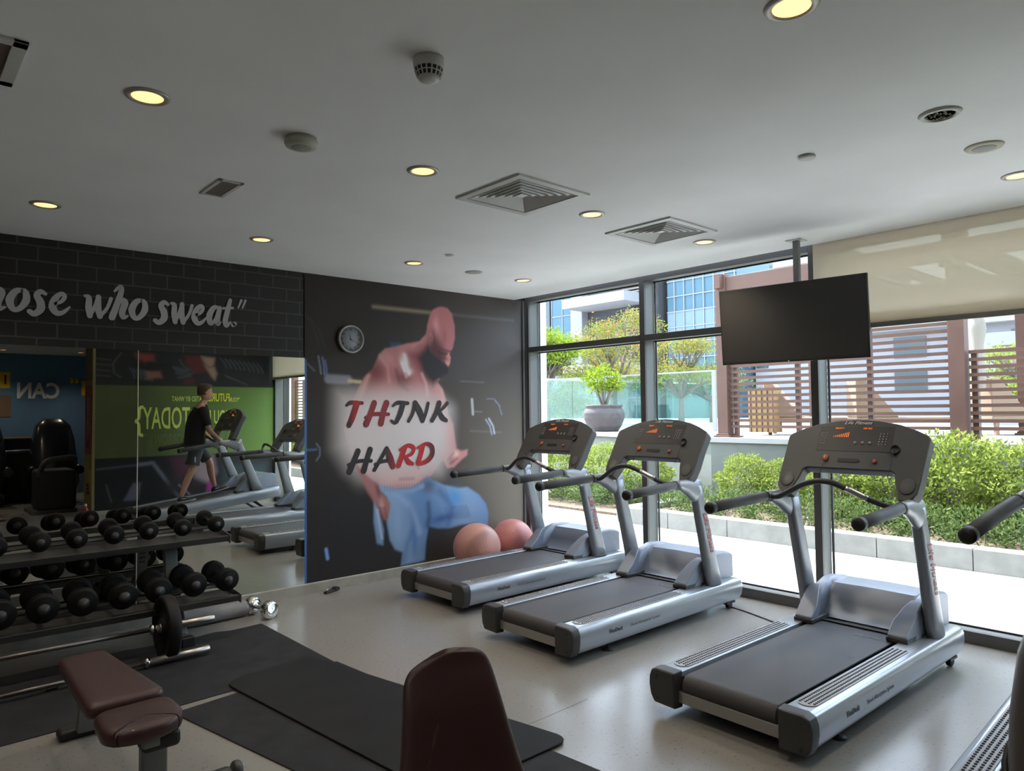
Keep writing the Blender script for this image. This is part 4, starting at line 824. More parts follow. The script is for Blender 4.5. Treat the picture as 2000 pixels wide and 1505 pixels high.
# ------------------------------------------------------------------ opposite walls (seen in the mirrors)
def paint_green():
    p = Paint(-2.99, -.02, .09, H, .012, (20, 20, 22))
    # photograph of hands and dumbbells
    p.poly([(-2.99, 2.14), (-.02, 2.14), (-.02, 2.91), (-2.99, 2.91)], (30, 30, 32), .02)
    def rings(x, z, n, dx, dz, l, rot, c, w=.022):
        for i in range(n):
            a = rot; x0, z0 = x+dx*i, z+dz*i; p.stroke([(x0-l*math.sin(a), z0+l*math.cos(a)), (x0+.02*math.cos(a), z0), (x0+l*math.sin(a), z0-l*math.cos(a))], w, c, .02, .85)
    # mirror-image positions: world x as is
    rings(-2.45, 2.33, 6, .055, -.008, .09, R(25), (84, 94, 104)); rings(-1.78, 2.40, 6, .045, -.01, .07, R(25), (78, 98, 104), .018)
    rings(-.95, 2.56, 9, .085, -.01, .10, R(35), (74, 80, 90), .02); rings(-.90, 2.32, 8, .05, -.02, .05, R(60), (66, 78, 82), .014); rings(-2.92, 2.55, 4, .0, -.09, .14, R(85), (86, 84, 84), .022)
    p.stroke([(-2.62, 2.66), (-2.74, 2.48), (-2.72, 2.32), (-2.62, 2.26)], .02, (92, 92, 96), .02); p.stroke([(-1.70, 2.58), (-1.62, 2.46), (-1.44, 2.38), (-1.60, 2.29), (-1.72, 2.27)], .02, (96, 92, 94), .03, .8)
    p.poly([(-2.42, 2.66), (-2.12, 2.66), (-2.10, 2.54), (-2.26, 2.52), (-2.36, 2.58)], (130, 52, 50), .05); p.poly([(-2.25, 2.36), (-2.02, 2.37), (-1.98, 2.27), (-2.22, 2.24)], (142, 92, 80), .04); p.stroke([(-2.2, 2.5), (-1.9, 2.48)], .05, (18, 16, 18), .04)
    p.poly([(-1.62, 2.66), (-1.30, 2.66), (-1.22, 2.40), (-1.42, 2.36), (-1.60, 2.52)], (92, 32, 34), .04); p.poly([(-1.34, 2.66), (-1.10, 2.64), (-1.12, 2.5), (-1.06, 2.36), (-1.10, 2.24), (-1.16, 2.30), (-1.26, 2.46)], (158, 128, 110), .04); p.stroke([(-1.30, 2.56), (-1.2, 2.46), (-1.12, 2.5)], .02, (88, 62, 52), .03, .7)
    p.poly([(-1.62, 2.27), (-1.46, 2.27), (-1.46, 2.17), (-1.62, 2.17)], (84, 34, 36), .05)
    # green band
    def g(u, v):
        t = np.clip((u+2.4)/2.2, 0, 1)[..., None]; return np.array(s2l((84, 92, 52)))*(1-t)+np.array(s2l((104, 138, 62)))*t
    p.poly([(-3.0, .93), (0, .93), (0, 2.125), (-3.0, 2.125)], g, .012)
    # lower photograph: machine legs and a seated person
    p.poly([(-2.99, .09), (0, .09), (0, .925), (-2.99, .925)], (25, 25, 29), .01)
    p.stroke([(-2.95, .76), (-2.34, .80)], .035, (80, 78, 90), .02); p.stroke([(-2.34, .80), (-2.12, .82), (-1.70, .22)], .055, (112, 116, 130), .03); p.poly([(-2.56, .22), (-2.42, .50), (-2.30, .50), (-2.34, .22)], (96, 98, 116), .03)
    p.stroke([(-2.82, .5), (-2.74, .22)], .02, (88, 88, 94), .02)
    p.poly([(-1.95, .3), (-1.75, .9), (-1.40, .92), (-1.25, .4), (-1.5, .25)], (46, 38, 46), .12); p.poly([(-1.50, .86), (-1.12, .90), (-1.06, .60), (-1.18, .40), (-1.42, .52), (-1.54, .68)], (150, 128, 132), .07)
    p.poly([(-1.14, .55), (-.98, .20), (-1.28, .16), (-1.22, .40)], (140, 44, 118), .03); p.poly([(-1.85, .90), (-1.55, .88), (-1.50, .62), (-1.70, .55)], (78, 40, 58), .08)
    p.poly([(-.95, .35), (-.15, .35), (-.15, .72), (-.95, .72)], (54, 74, 78), .10, .8); p.stroke([(-1.70, .42), (-1.52, .24)], .02, (140, 140, 150), .02)
    return p.build('wall_mural', M_mural2, lambda u, v: (u, -7.018, v))
gm = tag(paint_green(), 'printed mural with a green lettered band, seen only in the mirror behind the walking man', 'mural')
def M(c): return mat('print_%d_%d_%d' % c, s2l(c), .55)
LG, YL = M((222, 236, 110)), M((245, 245, 60))
def wt(body, cx_, cz_, size, m, xs, par, y=-7.014, **k): return text(body, size, m, par, (cx_, y, cz_), (R(90), 0, R(180)), xs=xs, ext=.0005, **k)
wt('CREATED BY WHAT', -1.515, 1.90, .125, LG, .55, gm, bold=.012); wt('FUTURE', -1.02, 1.925, .20, YL, .52, gm, bold=.015); wt('\u201cYOUR', -.745, 1.89, .11, LG, .55, gm, bold=.012); wt('IS', -1.21, 1.90, .11, LG, .55, gm)
wt('TODAY', -1.90, 1.555, .52, LG, .42, gm, bold=.012); wt('YOU DO', -1.10, 1.57, .34, LG, .42, gm, bold=.012); wt('}', -2.34, 1.55, .55, LG, .8, gm, bold=.01)
wt('TOMORROW', -1.75, 1.20, .26, M((110, 122, 62)), .44, gm, bold=.012); wt('\u201d\u201d', -2.24, 1.25, .16, M((110, 122, 62)), .7, gm)
wt('NOT', -1.18, 1.20, .2, M((110, 122, 62)), .5, gm)

pil = tag(MB().box(-3.03, -2.99, -7.55, -7.0, 0, H).build('printed_pillar', mat('pillar_print', (.22, .17, .06), .6)), 'narrow brown and red printed pillar seen in the mirror beside the green mural', 'pillar')
for z0, z1, c in ((1.0, 2.12, (134, 58, 44)), (2.2, 2.9, (100, 84, 40)), (.35, .75, (140, 122, 66))): MB().box(-3.033, -3.03, -7.50, -7.05, z0, z1).build('print_panel', M(c), pil)
for k, (za, zb, c) in enumerate(((1.92, 1.30, (150, 106, 90)), (1.22, 1.10, (40, 16, 14)), (.86, .62, (150, 120, 84)), (.52, .36, (36, 28, 14)))):
    pm = MB(); z = za; n_ = 0
    while z > zb:
        h_ = (.05, .035, .045, .03)[n_ % 4]; pm.box(-3.0365, -3.033, -7.36, -7.20+.02*(n_ % 3), z-h_, z); z -= h_+.018+(.03 if n_ % 5 == 4 else 0); n_ += 1
    pm.build('printed_marks', M(c), pil)

def paint_blue():
    p = Paint(-8.9, -.05, 0, H, .05, (48, 62, 82)); 
    p.blend(np.ones(p.u.shape), lambda u, v: np.array(s2l((72, 88, 112)))*(1-np.clip(v/3, 0, 1)[..., None])+np.array(s2l((96, 142, 178)))*np.clip(v/3, 0, 1)[..., None])
    for i in range(14):
        x = rng.uniform(-8.5, -.5); p.poly([(x, rng.uniform(0, 1.2)), (x+rng.uniform(.3, .9), 0.9), (x+.6, 2.4), (x, 2.3)], (78, 104, 136), .2, .5)
    return p.build('wall_mural', M_mural2, lambda u, v: (u, -11.39, v))
bmu = tag(paint_blue(), 'dim blue mural wall with block letters, seen in the left mirror', 'mural')
wt('CAN', -3.14, 2.14, .44, M((225, 222, 222)), .80, bmu, y=-11.385, bold=.03); wt('I', -2.33, 2.20, .42, M((225, 180, 40)), 1, bmu, y=-11.385, bold=.03); wt('\u201c', -2.50, 2.26, .42, M((225, 180, 40)), 1, bmu, y=-11.385, bold=.02)
MB().box(-4.3, -3.62, -11.389, -11.382, 2.20, 2.52).build('yellow_block', M((225, 186, 30)), bmu); MB().box(-4.3, -3.60, -11.389, -11.382, 1.62, 2.06).build('brown_block', M((120, 98, 78)), bmu)
wt('I', -3.70, 2.36, .26, M((60, 50, 20)), 1, bmu, y=-11.380, bold=.02)

# dark machines in the far half of the room
M_leath = mat('black_leather', (.012, .014, .020), .25, coat=.4)
def blobm(name, m, par, secs_):
    s = []
    for (x, y, z, rx, ry) in secs_: s.append([(x+rx*math.copysign(abs(math.cos(a))**.7, math.cos(a)), y+ry*math.copysign(abs(math.sin(a))**.7, math.sin(a)), z) for a in np.linspace(0, 2*PI, 24, endpoint=False)])
    return MB().loft(s).build(name, m, par)
for i, (x, y, lab) in enumerate(((-3.12, -9.7, 'glossy black leather massage chair in the left mirror, right of the pair'), (-4.20, -9.9, 'glossy black leather massage chair in the left mirror, left of the pair'))):
    t = thing('massage_chair', lab, 'chair', (x, y, 0), 0, 'black massage chairs by the blue wall')
    blobm('shell', M_leath, t, [(0, 0, .05, .34, .42), (0, 0, .40, .40, .48), (0, -.05, .80, .38, .40), (0, -.12, 1.2, .34, .30), (0, -.16, 1.45, .28, .22), (0, -.18, 1.58, .16, .12)])
    MB().tube([(-.36, .35, .62), (-.36, -.2, .66)], .08, 14).build('armrest', M_leath, t); MB().tube([(.36, .35, .62), (.36, -.2, .66)], .08, 14).build('armrest', M_leath, t)
t = thing('weight_machine', 'tall black weight machine in the mirror beside the printed pillar', 'exercise machine', (-3.55, -8.35, 0))
MB().box(-.06, .50, -.35, .35, .06, .72).build('weight_shroud', M_black, t, bevel=.05); MB().box(-.15, .50, -.40, .40, 0, .06).build('base', M_dark, t); MB().tube(smooth_path([(-.05, .3, .60), (.05, .3, .86), (.35, .3, .92), (.50, .3, .9)]), .045, 12).build('arm', M_dark, t)
t = thing('weight_machine', 'low black machine block in the mirror between the massage chairs', 'exercise machine', (-3.75, -10.5, 0))
MB().box(-.6, .6, -.3, .3, 0, 1.25).build('housing', M_black, t, bevel=.06); MB().tube([(-.5, .34, .95), (.35, .34, .97)], .04, 12).build('bar', mat('blue_steel', (.12, .14, .20), .35, .6), t)
t = thing('weight_bench', 'small grey framed bench reflected at the left edge of the mirror', 'bench', (-4.45, -8.4, 0))
MB().box(-.25, .35, -.12, .12, .36, .42).build('pad', mat('bench_light', (.30, .27, .24), .5), t, bevel=.015); MB().tube([(.1, 0, .36), (.0, 0, .04)], .025, 10).build('leg', M_steel, t); MB().box(-.2, .35, -.03, .03, 0, .05).build('foot', M_dark, t)
bt = thing('spray_bottle', 'small red spray bottle on the floor in the mirror beside the pillar', 'bottle', (-3.14, -6.85, 0))
MB().lathe([(0, 0), (.04, 0), (.042, .01), (.042, .14), (.018, .18), (.015, .2), (0, .2)], n=18).build('body', mat('bottle_red', (.35, .04, .03), .4), bt); MB().lathe([(0, .2), (.018, .2), (.018, .235), (0, .24)], n=12).build('cap', M_whitep, bt)

# ------------------------------------------------------------------ walking man
SK = mat('skin', (.50, .27, .19), .5, noise_amt=.08, nscale=30); SHIRT = mat('black_tshirt', (.008, .008, .009), .85, noise_amt=.2, nscale=12); SHORT = mat('grey_shorts', (.045, .05, .056), .8, noise_amt=.15, nscale=10); HAIR = mat('brown_hair', (.085, .042, .022), .7, bump=.5, bscale=90); SHOE = mat('navy_shoe', (.012, .016, .028), .6)
def skin_mesh(name, chains, m, parent, sub=2):
    """chains: list of [(x,y,z,r)...]; first point of later chains may equal an existing joint"""
    vs, es, rs = [], [], []
    def idx(p):
        for i, v in enumerate(vs):
            if (Vector(v)-Vector(p[:3])).length < 1e-5: return i
        vs.append(p[:3]); rs.append(p[3]); return len(vs)-1
    for c in chains:
        ids = [idx(p) for p in c]; es += [(a, b) for a, b in zip(ids, ids[1:])]
    me = bpy.data.meshes.new(name); me.from_pydata(vs, es, []); me.materials.append(m)
    o = bpy.data.objects.new(name, me); COL.objects.link(o)
    o.modifiers.new('skin', 'SKIN'); me.skin_vertices[0].use_root if False else None
    if not me.skin_vertices: 
        bm = bmesh.new(); bm.from_mesh(me); bm.verts.layers.skin.verify(); bm.to_mesh(me); bm.free()
    for i, r in enumerate(rs):
        sv = me.skin_vertices[0].data[i]; sv.radius = r if isinstance(r, tuple) else (r, r); sv.use_root = (i == 0)
    s = o.modifiers.new('sub', 'SUBSURF'); s.levels = sub; s.render_levels = sub
    o.modifiers['skin'].use_smooth_shade = True
    dg = bpy.context.evaluated_depsgraph_get(); nm = bpy.data.meshes.new_from_object(o.evaluated_get(dg)); nm.name = name
    bpy.data.objects.remove(o); o = bpy.data.objects.new(name, nm); COL.objects.link(o)
    nm.materials.clear(); nm.materials.append(m)
    for p in nm.polygons: p.use_smooth = True
    if parent: o.parent = parent
    return o
man = thing('person', 'man in black t-shirt and grey shorts walking on the inclined treadmill, seen in the mirror', 'person', (-1.86, -5.56, .30))
# local: x forward, y left, z up from the belt; rz=0
hip = (-.04, 0, .86, .12)
L_ = []
# legs: near leg (mirror side, y>0) trails; far leg (y<0) steps forward
body = [
 [(-.04, 0, .86, .13), (-.045, 0, 1.00, .125), (-.01, 0, 1.16, .135), (.02, 0, 1.32, .125), (.045, 0, 1.42, .075), (.075, 0, 1.50, .055), (.10, 0, 1.575, .052)],
 [(-.04, 0, .86, .13), (-.055, .095, .80, .092), (-.09, .105, .62, .076), (-.125, .105, .475, .058), (-.20, .105, .30, .058), (-.265, .105, .11, .038), (-.280, .105, .06, .034)],
 [(-.04, 0, .86, .13), (.01, -.095, .80, .092), (.12, -.105, .68, .076), (.215, -.105, .575, .060), (.235, -.105, .40, .058), (.285, -.105, .22, .038), (.298, -.105, .165, .034)],
 [(.045, 0, 1.42, .075), (.03, .12, 1.385, .07), (.025, .185, 1.34, .062), (.055, .205, 1.20, .050), (.095, .215, 1.09, .042), (.185, .205, .995, .036), (.27, .19, .915, .026), (.30, .188, .89, .028)],
 [(.045, 0, 1.42, .075), (.03, -.12, 1.385, .07), (.025, -.185, 1.34, .062), (.06, -.205, 1.20, .050), (.11, -.215, 1.09, .042), (.20, -.22, 1.0, .036), (.28, -.235, .93, .026), (.31, -.24, .90, .028)]]
bd = skin_mesh('body', body, SK, man)
# head with face
hd = MB(); secs = []
for z, fx, bx, w in ((1.555, .060, .05, .048), (1.585, .095, .055, .058), (1.615, .108, .070, .064), (1.65, .108, .092, .070), (1.69, .106, .102, .074), (1.72, .102, .104, .075), (1.75, .094, .098, .070), (1.775, .072, .08, .056), (1.79, .03, .04, .028)):
    secs.append([(.105+(fx if math.cos(a) > 0 else bx)*math.cos(a), w*math.sin(a), z) for a in np.linspace(0, 2*PI, 24, endpoint=False)])
ho = hd.loft(secs).build('head', SK, man); ho.modifiers.new('s', 'SUBSURF').render_levels = 1
MB().loft([[(.205, y, z) for y, z in ((-.010, 1.695), (.010, 1.695), (.014, 1.66), (-.014, 1.66))], [(.212, -.006, 1.69), (.212, .006, 1.69), (.232, .010, 1.658), (.232, -.010, 1.658)]]).build('nose', SK, ho)
for s in (1, -1):
    MB().lathe([(.0, -.006), (.016, -.005), (.018, 0), (.012, .006), (0, .004)], (.095, s*.076, 1.675), 'y', 14).build('ear', SK, ho); MB().lathe([(0, -.005), (.009, 0), (0, .005)], (.203, s*.030, 1.695), 'x', 10).build('eye', M_black, ho)
MB().box(.200, .210, -.024, .024, 1.620, 1.628).build('mouth', mat('lips', (.30, .10, .08), .5), ho, bevel=.003)
hs = []
for z, fx, bx, w in ((1.63, -.02, .108, .060), (1.66, .00, .115, .078), (1.70, .02, .118, .083), (1.73, .085, .118, .084), (1.765, .112, .112, .080), (1.795, .105, .095, .066), (1.815, .06, .06, .04), (1.82, .02, .02, .015)):
    hs.append([(.100+(fx if math.cos(a) > 0 else bx)*math.cos(a), w*math.sin(a), z) for a in np.linspace(0, 2*PI, 24, endpoint=False)])
MB().loft(hs).build('hair', HAIR, man)
sh = [[(-.045, 0, .93, (.125, .165)), (-.045, 0, 1.04, (.122, .165)), (-.015, 0, 1.18, (.135, .18)), (.02, 0, 1.33, (.125, .17)), (.05, 0, 1.42, (.085, .10)), (.068, 0, 1.475, (.062, .062))]]
def tors(name, rows, m, par, n=28):
    return MB().loft([[(x+rx*math.copysign(abs(math.cos(a))**.85, math.cos(a)), ry*math.copysign(abs(math.sin(a))**.85, math.sin(a)), z) for a in np.linspace(0, 2*PI, n, endpoint=False)] for x, z, rx, ry in rows], caps=False).build(name, m, par)
ts = tors('tshirt', ((-.045, .86, .150, .185), (-.045, .95, .145, .182), (-.045, 1.05, .140, .182), (-.02, 1.18, .150, .198), (.01, 1.30, .146, .205), (.03, 1.37, .125, .19), (.045, 1.425, .10, .145), (.058, 1.462, .078, .09), (.068, 1.485, .068, .068)), SHIRT, man)
for s, ex in ((1, .065), (-1, .07)):
    MB().tube([(.03, s*.13, 1.385), (.025, s*.19, 1.345), (.04, s*.205, 1.26), (ex, s*.212, 1.155)], [.085, .082, .074, .072], 18, caps=False).build('sleeve', SHIRT, ts)
st = tors('shorts', ((-.04, .80, .145, .185), (-.045, .87, .148, .178), (-.045, .93, .142, .172)), SHORT, man)
MB().tube([(-.05, .06, .86), (-.065, .10, .76), (-.095, .105, .64), (-.115, .108, .55)], [.11, .108, .10, .100], 20, caps=False).build('leg_cloth', SHORT, st)
MB().tube([(-.02, -.06, .86), (.04, -.10, .78), (.11, -.105, .70), (.175, -.105, .62)], [.11, .105, .095, .092], 20, caps=False).build('leg_cloth', SHORT, st)
MB().box(-.115, -.10, .205, .211, .60, .68).build('white_stripe', M_white, st)
def shoe(x, y, z, rot):
    t = bpy.data.objects.new('shoe', None); 
    m = MB(); secs = []
    for sx, h, w, zb in ((-.07, .055, .030, 0), (-.05, .085, .036, 0), (0, .088, .038, 0), (.05, .070, .042, 0), (.10, .052, .046, 0), (.15, .042, .042, .002), (.185, .026, .026, .006)):
        secs.append([(sx, w*math.cos(a), zb+.02+(h-.02)*max(0, math.sin(a))+(-.0 if math.sin(a) > 0 else 0)) for a in np.linspace(0, 2*PI, 18, endpoint=False)])
    o = m.loft(secs).build('shoe', SHOE, man); o.location = (x, y, z); o.rotation_euler = (0, rot, 0)
    q = MB(); q.loft([[(sx, w*sy, zz) for sy, zz in ((-1, 0), (1, 0), (1, .022), (-1, .022))] for sx, w in ((-.075, .028), (-.03, .040), (.05, .044), (.12, .048), (.165, .040), (.195, .018))], sm=False).build('sole', mat('sole_white', (.42, .44, .46), .6), o, bevel=.006)
    MB().box(-.02, .04, -.036, .036, .045, .055).build('stripe', mat('sole_white', (.42, .44, .46), .6), o)
    return o
shoe(-.255, .105, -.005, R(-5)); shoe(.325, -.105, .095, R(-13))
# hands: palm, four fingers and a thumb closing on the rail
for s, hx_, hy_, hz_ in ((1, .31, .187, .885), (-1, .32, -.243, .893)):
    ch = [[(hx_, hy_, hz_, .027), (hx_+.035, hy_, hz_-.03, (.030, .020)), (hx_+.055, hy_, hz_-.055, (.030, .018))]]
    hand = skin_mesh('hand', ch, SK, man, 2)
    for k in range(4):
        yy = hy_+(-.026+.0175*k); ll = (.9, 1.0, .97, .8)[k]
        skin_mesh('finger', [[(hx_+.052, yy, hz_-.050, .0095), (hx_+.078*ll+.004, yy, hz_-.066, .009), (hx_+.090*ll, yy, hz_-.092, .0085), (hx_+.078*ll, yy, hz_-.112, .0075)]], SK, hand, 1)
    skin_mesh('thumb', [[(hx_+.015, hy_-s*.022, hz_-.02, .011), (hx_+.035, hy_-s*.042, hz_-.045, .010), (hx_+.055, hy_-s*.046, hz_-.072, .009)]], SK, hand, 1)

# ------------------------------------------------------------------ outside: paving, planter, platform
pav = brick_mat('pale_paving', (.50, .50, .49), (.54, .54, .53), (.38, .375, .36), 1.2, .6, .006, .5, 'xy', .75, shift=(.2, .1, 0))
tag(MB().box(.17, 3.05, -24, 22, -.10, -.02).build('terrace_paving', pav), kind='structure').name = 'trim_7'
tag(MB().box(1.75, 1.95, 2.35, 2.60, -.02, -.015).build('drain_cover', mat('drain_grey', (.30, .30, .29), .6)), 'small grey drain cover in the paving outside', 'drain cover')
kerb = MB()
for i in range(22):
    y1 = .82-i*.92; kerb.box(2.57, 2.80, y1-.912, y1, -.04, .205)
kerb.box(2.81, 3.9, .59, .82, -.04, .205)
M_conc = mat('kerb_concrete', (0.2244, 0.2244, 0.2142), .8, noise_amt=.14, nscale=6, bump=.15, bscale=60)
tag(kerb.build('planter_kerb', M_conc, bevel=.006), 'low pale stone kerb along the front of the planting bed', 'kerb')
M_soil = mat('soil', (.12, .085, .06), .95, noise_amt=.4, nscale=15, bump=.5, bscale=40)
sg = [tag(MB().box(2.80, 5.0, -24, .60, -.1, .13).box(3.03, 9, .60, 20, -.1, .02).build('planting_soil', M_soil), kind='structure')]
sg[0].name = 'trim_8'
M_rw = mat('render_wall', (0.1595, 0.1705, 0.154), .85, noise_amt=.15, nscale=1.5); M_cop = mat('coping_pale', (0.348, 0.342, 0.336), .7)
tag(MB().box(5.0, 5.12, -24, .75, -.1, 1.07).build('retaining_wall', M_rw), 'grey rendered retaining wall behind the hedge', 'wall')
o = tag(MB().prism([(5.0, .75), (5.12, .72), (7.10, 6.5), (7.0, 6.55)], 'z', -.1, 1.07).build('retaining_wall', M_rw), 'angled grey retaining wall below the big clay pot', 'wall')
tag(MB().box(4.96, 5.14, -24, .75, 1.07, 1.15).prism([(4.96, .75), (5.14, .70), (7.14, 6.5), (6.95, 6.6)], 'z', 1.07, 1.15).build('wall_coping', M_cop), 'pale stone coping along the top of the retaining wall', 'coping')
tag(MB().box(5.14, 40, -30, .70, 1.0, 1.145).prism([(5.14, .70), (40, .70), (40, 45), (22, 45), (7.14, 6.5)], 'z', 1.0, 1.145).build('upper_terrace', mat('platform_paving', (0.315, 0.3045, 0.2993), .7, noise_amt=.05, nscale=2)), kind='structure').name = 'trim_9'
tag(MB().box(-30, .17, -60, 60, -.3, -.12).box(.1, 90, -60, 60, -.5, -.11).build('ground', mat('ground_grey', (.35, .34, .32), .9)), kind='structure').name = 'trim_10'
# facade above the window, outside
tag(MB().box(.17, .35, -24, .5, 3.05, 9).box(.17, .35, .0, 12, -.1, 3.05).box(.17, .35, -24, -7.05, -.1, 3.05).build('facade', mat('facade_white', (.6, .6, .58), .8)), kind='structure').name = 'trim_11'

# pergola
M_perg = mat('pergola_brown', (0.1027, 0.0469, 0.0312), .6, noise_amt=.08, nscale=6)
pg = thing('pergola', 'reddish brown timber pergola on the raised terrace', 'pergola', (5.3, 0, 1.15))
for x, y in ((0, .64), (0, -2.925), (0, -6.5), (0, -13.0), (0, -17.6), (3.4, .64), (3.4, -2.925), (3.4, -6.5)):
    MB().box(x-.10, x+.10, y-.10, y+.10, .0, 2.8).build('post', M_perg, pg, bevel=.008); MB().box(x-.15, x+.15, y-.15, y+.15, 0, .03).box(x-.12, x+.12, y-.12, y+.12, .03, .06).build('post_base', M_perg, pg, bevel=.004)
for x in (0, 3.4): MB().box(x-.07, x+.07, -6.75, .76, 2.48, 2.75).build('beam', M_perg, pg, bevel=.006)
for y in (.64, -2.925, -6.5): MB().box(-.2, 3.6, y-.06, y+.06, 2.55, 2.80).build('beam', M_perg, pg, bevel=.006)
for i in range(11): MB().box(.0, 3.4, .35-.62*i-.03, .35-.62*i+.03, 2.42, 2.56).build('rafter', M_perg, pg)
MB().box(-.12, .12, -3.06, -2.79, 2.75, 2.90).build('post_cap', M_perg, pg)
def slats(y0, y1, z0, z1, lab, posts=()):
    t = thing('slat_screen', lab, 'fence', (5.3, 0, 1.15), group='slatted timber screens'); m = MB(); z = z0
    while z < z1: m.box(-.022, .022, y1, y0, z, z+.046); z += .1025
    m.build('slat_panel', M_perg, t)
    for y in posts: MB().box(.02, .09, y-.035, y+.035, 0, z1).build('post', M_perg, t, bevel=.004); MB().box(-.05, .12, y-.08, y+.08, 0, .025).build('post_foot', M_perg, t)
    return t
slats(.54, -2.80, .16, 1.72, 'tall timber slat screen between two pergola posts', (.46, -.64, -1.75))
slats(-3.05, -6.4, .16, 1.22, 'lower timber slat screen right of the wide brown post', (-3.10, -4.2, -5.3))
sl = slats(-6.6, -26, .16, 1.6, 'far timber slat screen seen only in the mirror', (-8, -10, -17, -20)); 

# glass balustrades
M_post = mat('balustrade_post', (0.252, 0.258, 0.252), .5, .3)
gb = thing('glass_balustrade', 'glass balustrade with slim grey top rail behind the clay pot', 'balustrade', (7.9, 0, 1.15))
for y0, y1 in ((2.52, 4.6), (4.62, 6.7), (6.72, 8.9)): MB().box(-.006, .006, y0, y1, .03, 1.30).build('glass_pane', M_bglass, gb)
MB().box(-.02, .02, 2.50, 9, 1.30, 1.335).build('top_rail', M_post, gb); MB().box(-.03, .03, 2.46, 2.54, 0, 1.33).build('post', M_post, gb)
g2 = thing('glass_balustrade', 'long glass balustrade with white rail, farther behind the trees', 'balustrade', (9.2, 9.47, 1.15))
d = MB(); d.box(0, 11, -.02, .02, 1.43, 1.48).build('top_rail', mat('white_rail', (0.315, 0.3276, 0.3192), .5), g2)
for i in range(5): MB().box(i*2.2+.02, i*2.2+2.18, -.006, .006, .05, 1.42).build('glass_pane', M_bglass, g2)
g2.rotation_euler = (0, 0, R(-2.4))

# clay pot with a plumeria
pt = thing('clay_pot', 'large ribbed grey clay pot with a leafy shrub in it, on the terrace', 'pot', (7.0, 4.86, 1.15))
pr = [(0, 0), (.32, 0), (.40, .12), (.47, .30), (.475, .42), (.44, .50), (.40, .54), (.43, .57), (.44, .60), (.40, .61), (.38, .55), (0, .54)]
rb = [pr[0], pr[1]]
for i in range(40):
    z = .01+.43*i/39; r = np.interp(z, [0, .12, .30, .42, .5], [.32, .40, .47, .475, .44]); rb.append((r+(.004 if i % 2 else 0), z))
MB().lathe(rb+pr[5:], n=48).build('pot', mat('clay_grey', (0.0825, 0.0693, 0.0693), .8, noise_amt=.12, nscale=8), pt)

# foliage ------------------------------------------------------------
def leaf_mat(name, c, c2, trans=.35):
    m = bpy.data.materials.new(name); m.use_nodes = True; n = m.node_tree; n.nodes.clear(); L = n.links.new
    out = n.nodes.new('ShaderNodeOutputMaterial'); d = n.nodes.new('ShaderNodeBsdfDiffuse'); t = n.nodes.new('ShaderNodeBsdfTranslucent'); mx = n.nodes.new('ShaderNodeMixShader')
    g = n.nodes.new('ShaderNodeNewGeometry'); r = n.nodes.new('ShaderNodeValToRGB'); L(g.outputs['Random Per Island'], r.inputs[0])
    r.color_ramp.elements[0].color = (*c, 1); r.color_ramp.elements[1].color = (*c2, 1); L(r.outputs[0], d.inputs[0]); L(r.outputs[0], t.inputs[0])
    mx.inputs[0].default_value = trans; L(d.outputs[0], mx.inputs[1]); L(t.outputs[0], mx.inputs[2]); L(mx.outputs[0], out.inputs[0]); MATS[name] = m; return m
LF1 = leaf_mat('hedge_leaf', (.11, .165, .03), (.30, .35, .085)); LF2 = leaf_mat('cover_leaf', (.05, .09, .028), (.15, .20, .075)); LF3 = leaf_mat('bright_leaf', (.09, .16, .015), (.27, .33, .04)); LF4 = leaf_mat('feathery_leaf', (.11, .14, .03), (.29, .27, .07)); LFO = leaf_mat('orange_flower', (.38, .10, .03), (.42, .16, .05))
M_bark = mat('bark', (0.154, 0.126, 0.105), .9, noise_amt=.2)
def leaves(name, pts, nrm, size, m, parent=None, asp=.45, jitter=.9):
    """pts (N,3): one small folded leaf at each point"""
    N = len(pts); d = rng.normal(size=(N, 3))*jitter+nrm; d /= np.linalg.norm(d, axis=1)[:, None]+1e-9
    q = np.cross(d, rng.normal(size=(N, 3))); q /= np.linalg.norm(q, axis=1)[:, None]+1e-9
    sz = size*rng.uniform(.6, 1.3, (N, 1)); a = pts; b = pts+d*sz*.5+q*sz*asp*.5; c = pts+d*sz; e = pts+d*sz*.5-q*sz*asp*.5
    V = np.stack([a, b, c, e], 1).reshape(-1, 3); me = bpy.data.meshes.new(name)
    me.vertices.add(4*N); me.vertices.foreach_set('co', V.ravel().astype(np.float32)); me.loops.add(4*N); me.loops.foreach_set('vertex_index', np.arange(4*N, dtype=np.int32))
    me.polygons.add(N); me.polygons.foreach_set('loop_start', np.arange(0, 4*N, 4, dtype=np.int32)); me.polygons.foreach_set('loop_total', np.full(N, 4, dtype=np.int32)); me.update(); me.validate()
    me.materials.append(m); o = bpy.data.objects.new(name, me); COL.objects.link(o)
    if parent: o.parent = parent
    return o
def blobpts(n, c, r, shell=.55, lump=.12):
    d = rng.normal(size=(n, 3)); d /= np.linalg.norm(d, axis=1)[:, None]; rad = rng.uniform(shell, 1, (n, 1))**.6
    lum = 1+lump*np.sin(d[:, :1]*7+c[0])*np.sin(d[:, 1:2]*8+c[1]*3)+lump*np.sin(d[:, 2:]*9)
    return np.array(c)+d*rad*lum*np.array(r), d
def shrub(name, lab, cat, n, r, m, size, grp, up=.4):
    t = thing(name, lab, cat, group=grp); p, d = blobpts(n, (0, 0, r[2]), r); k = p[:, 2] > .02; p, d = p[k], d[k]; d = d+np.array([0, 0, up])
    leaves('foliage', p, d, size, m, t); s = MB()
    for i in range(6):
        a = i*1.1; s.tube([(0, 0, -.02), (.25*r[0]*math.cos(a), .25*r[1]*math.sin(a), r[2]*.6), (.7*r[0]*math.cos(a), .7*r[1]*math.sin(a), r[2]*1.2)], [.018, .012, .004], 6)
    s.build('stem', M_bark, t); return t
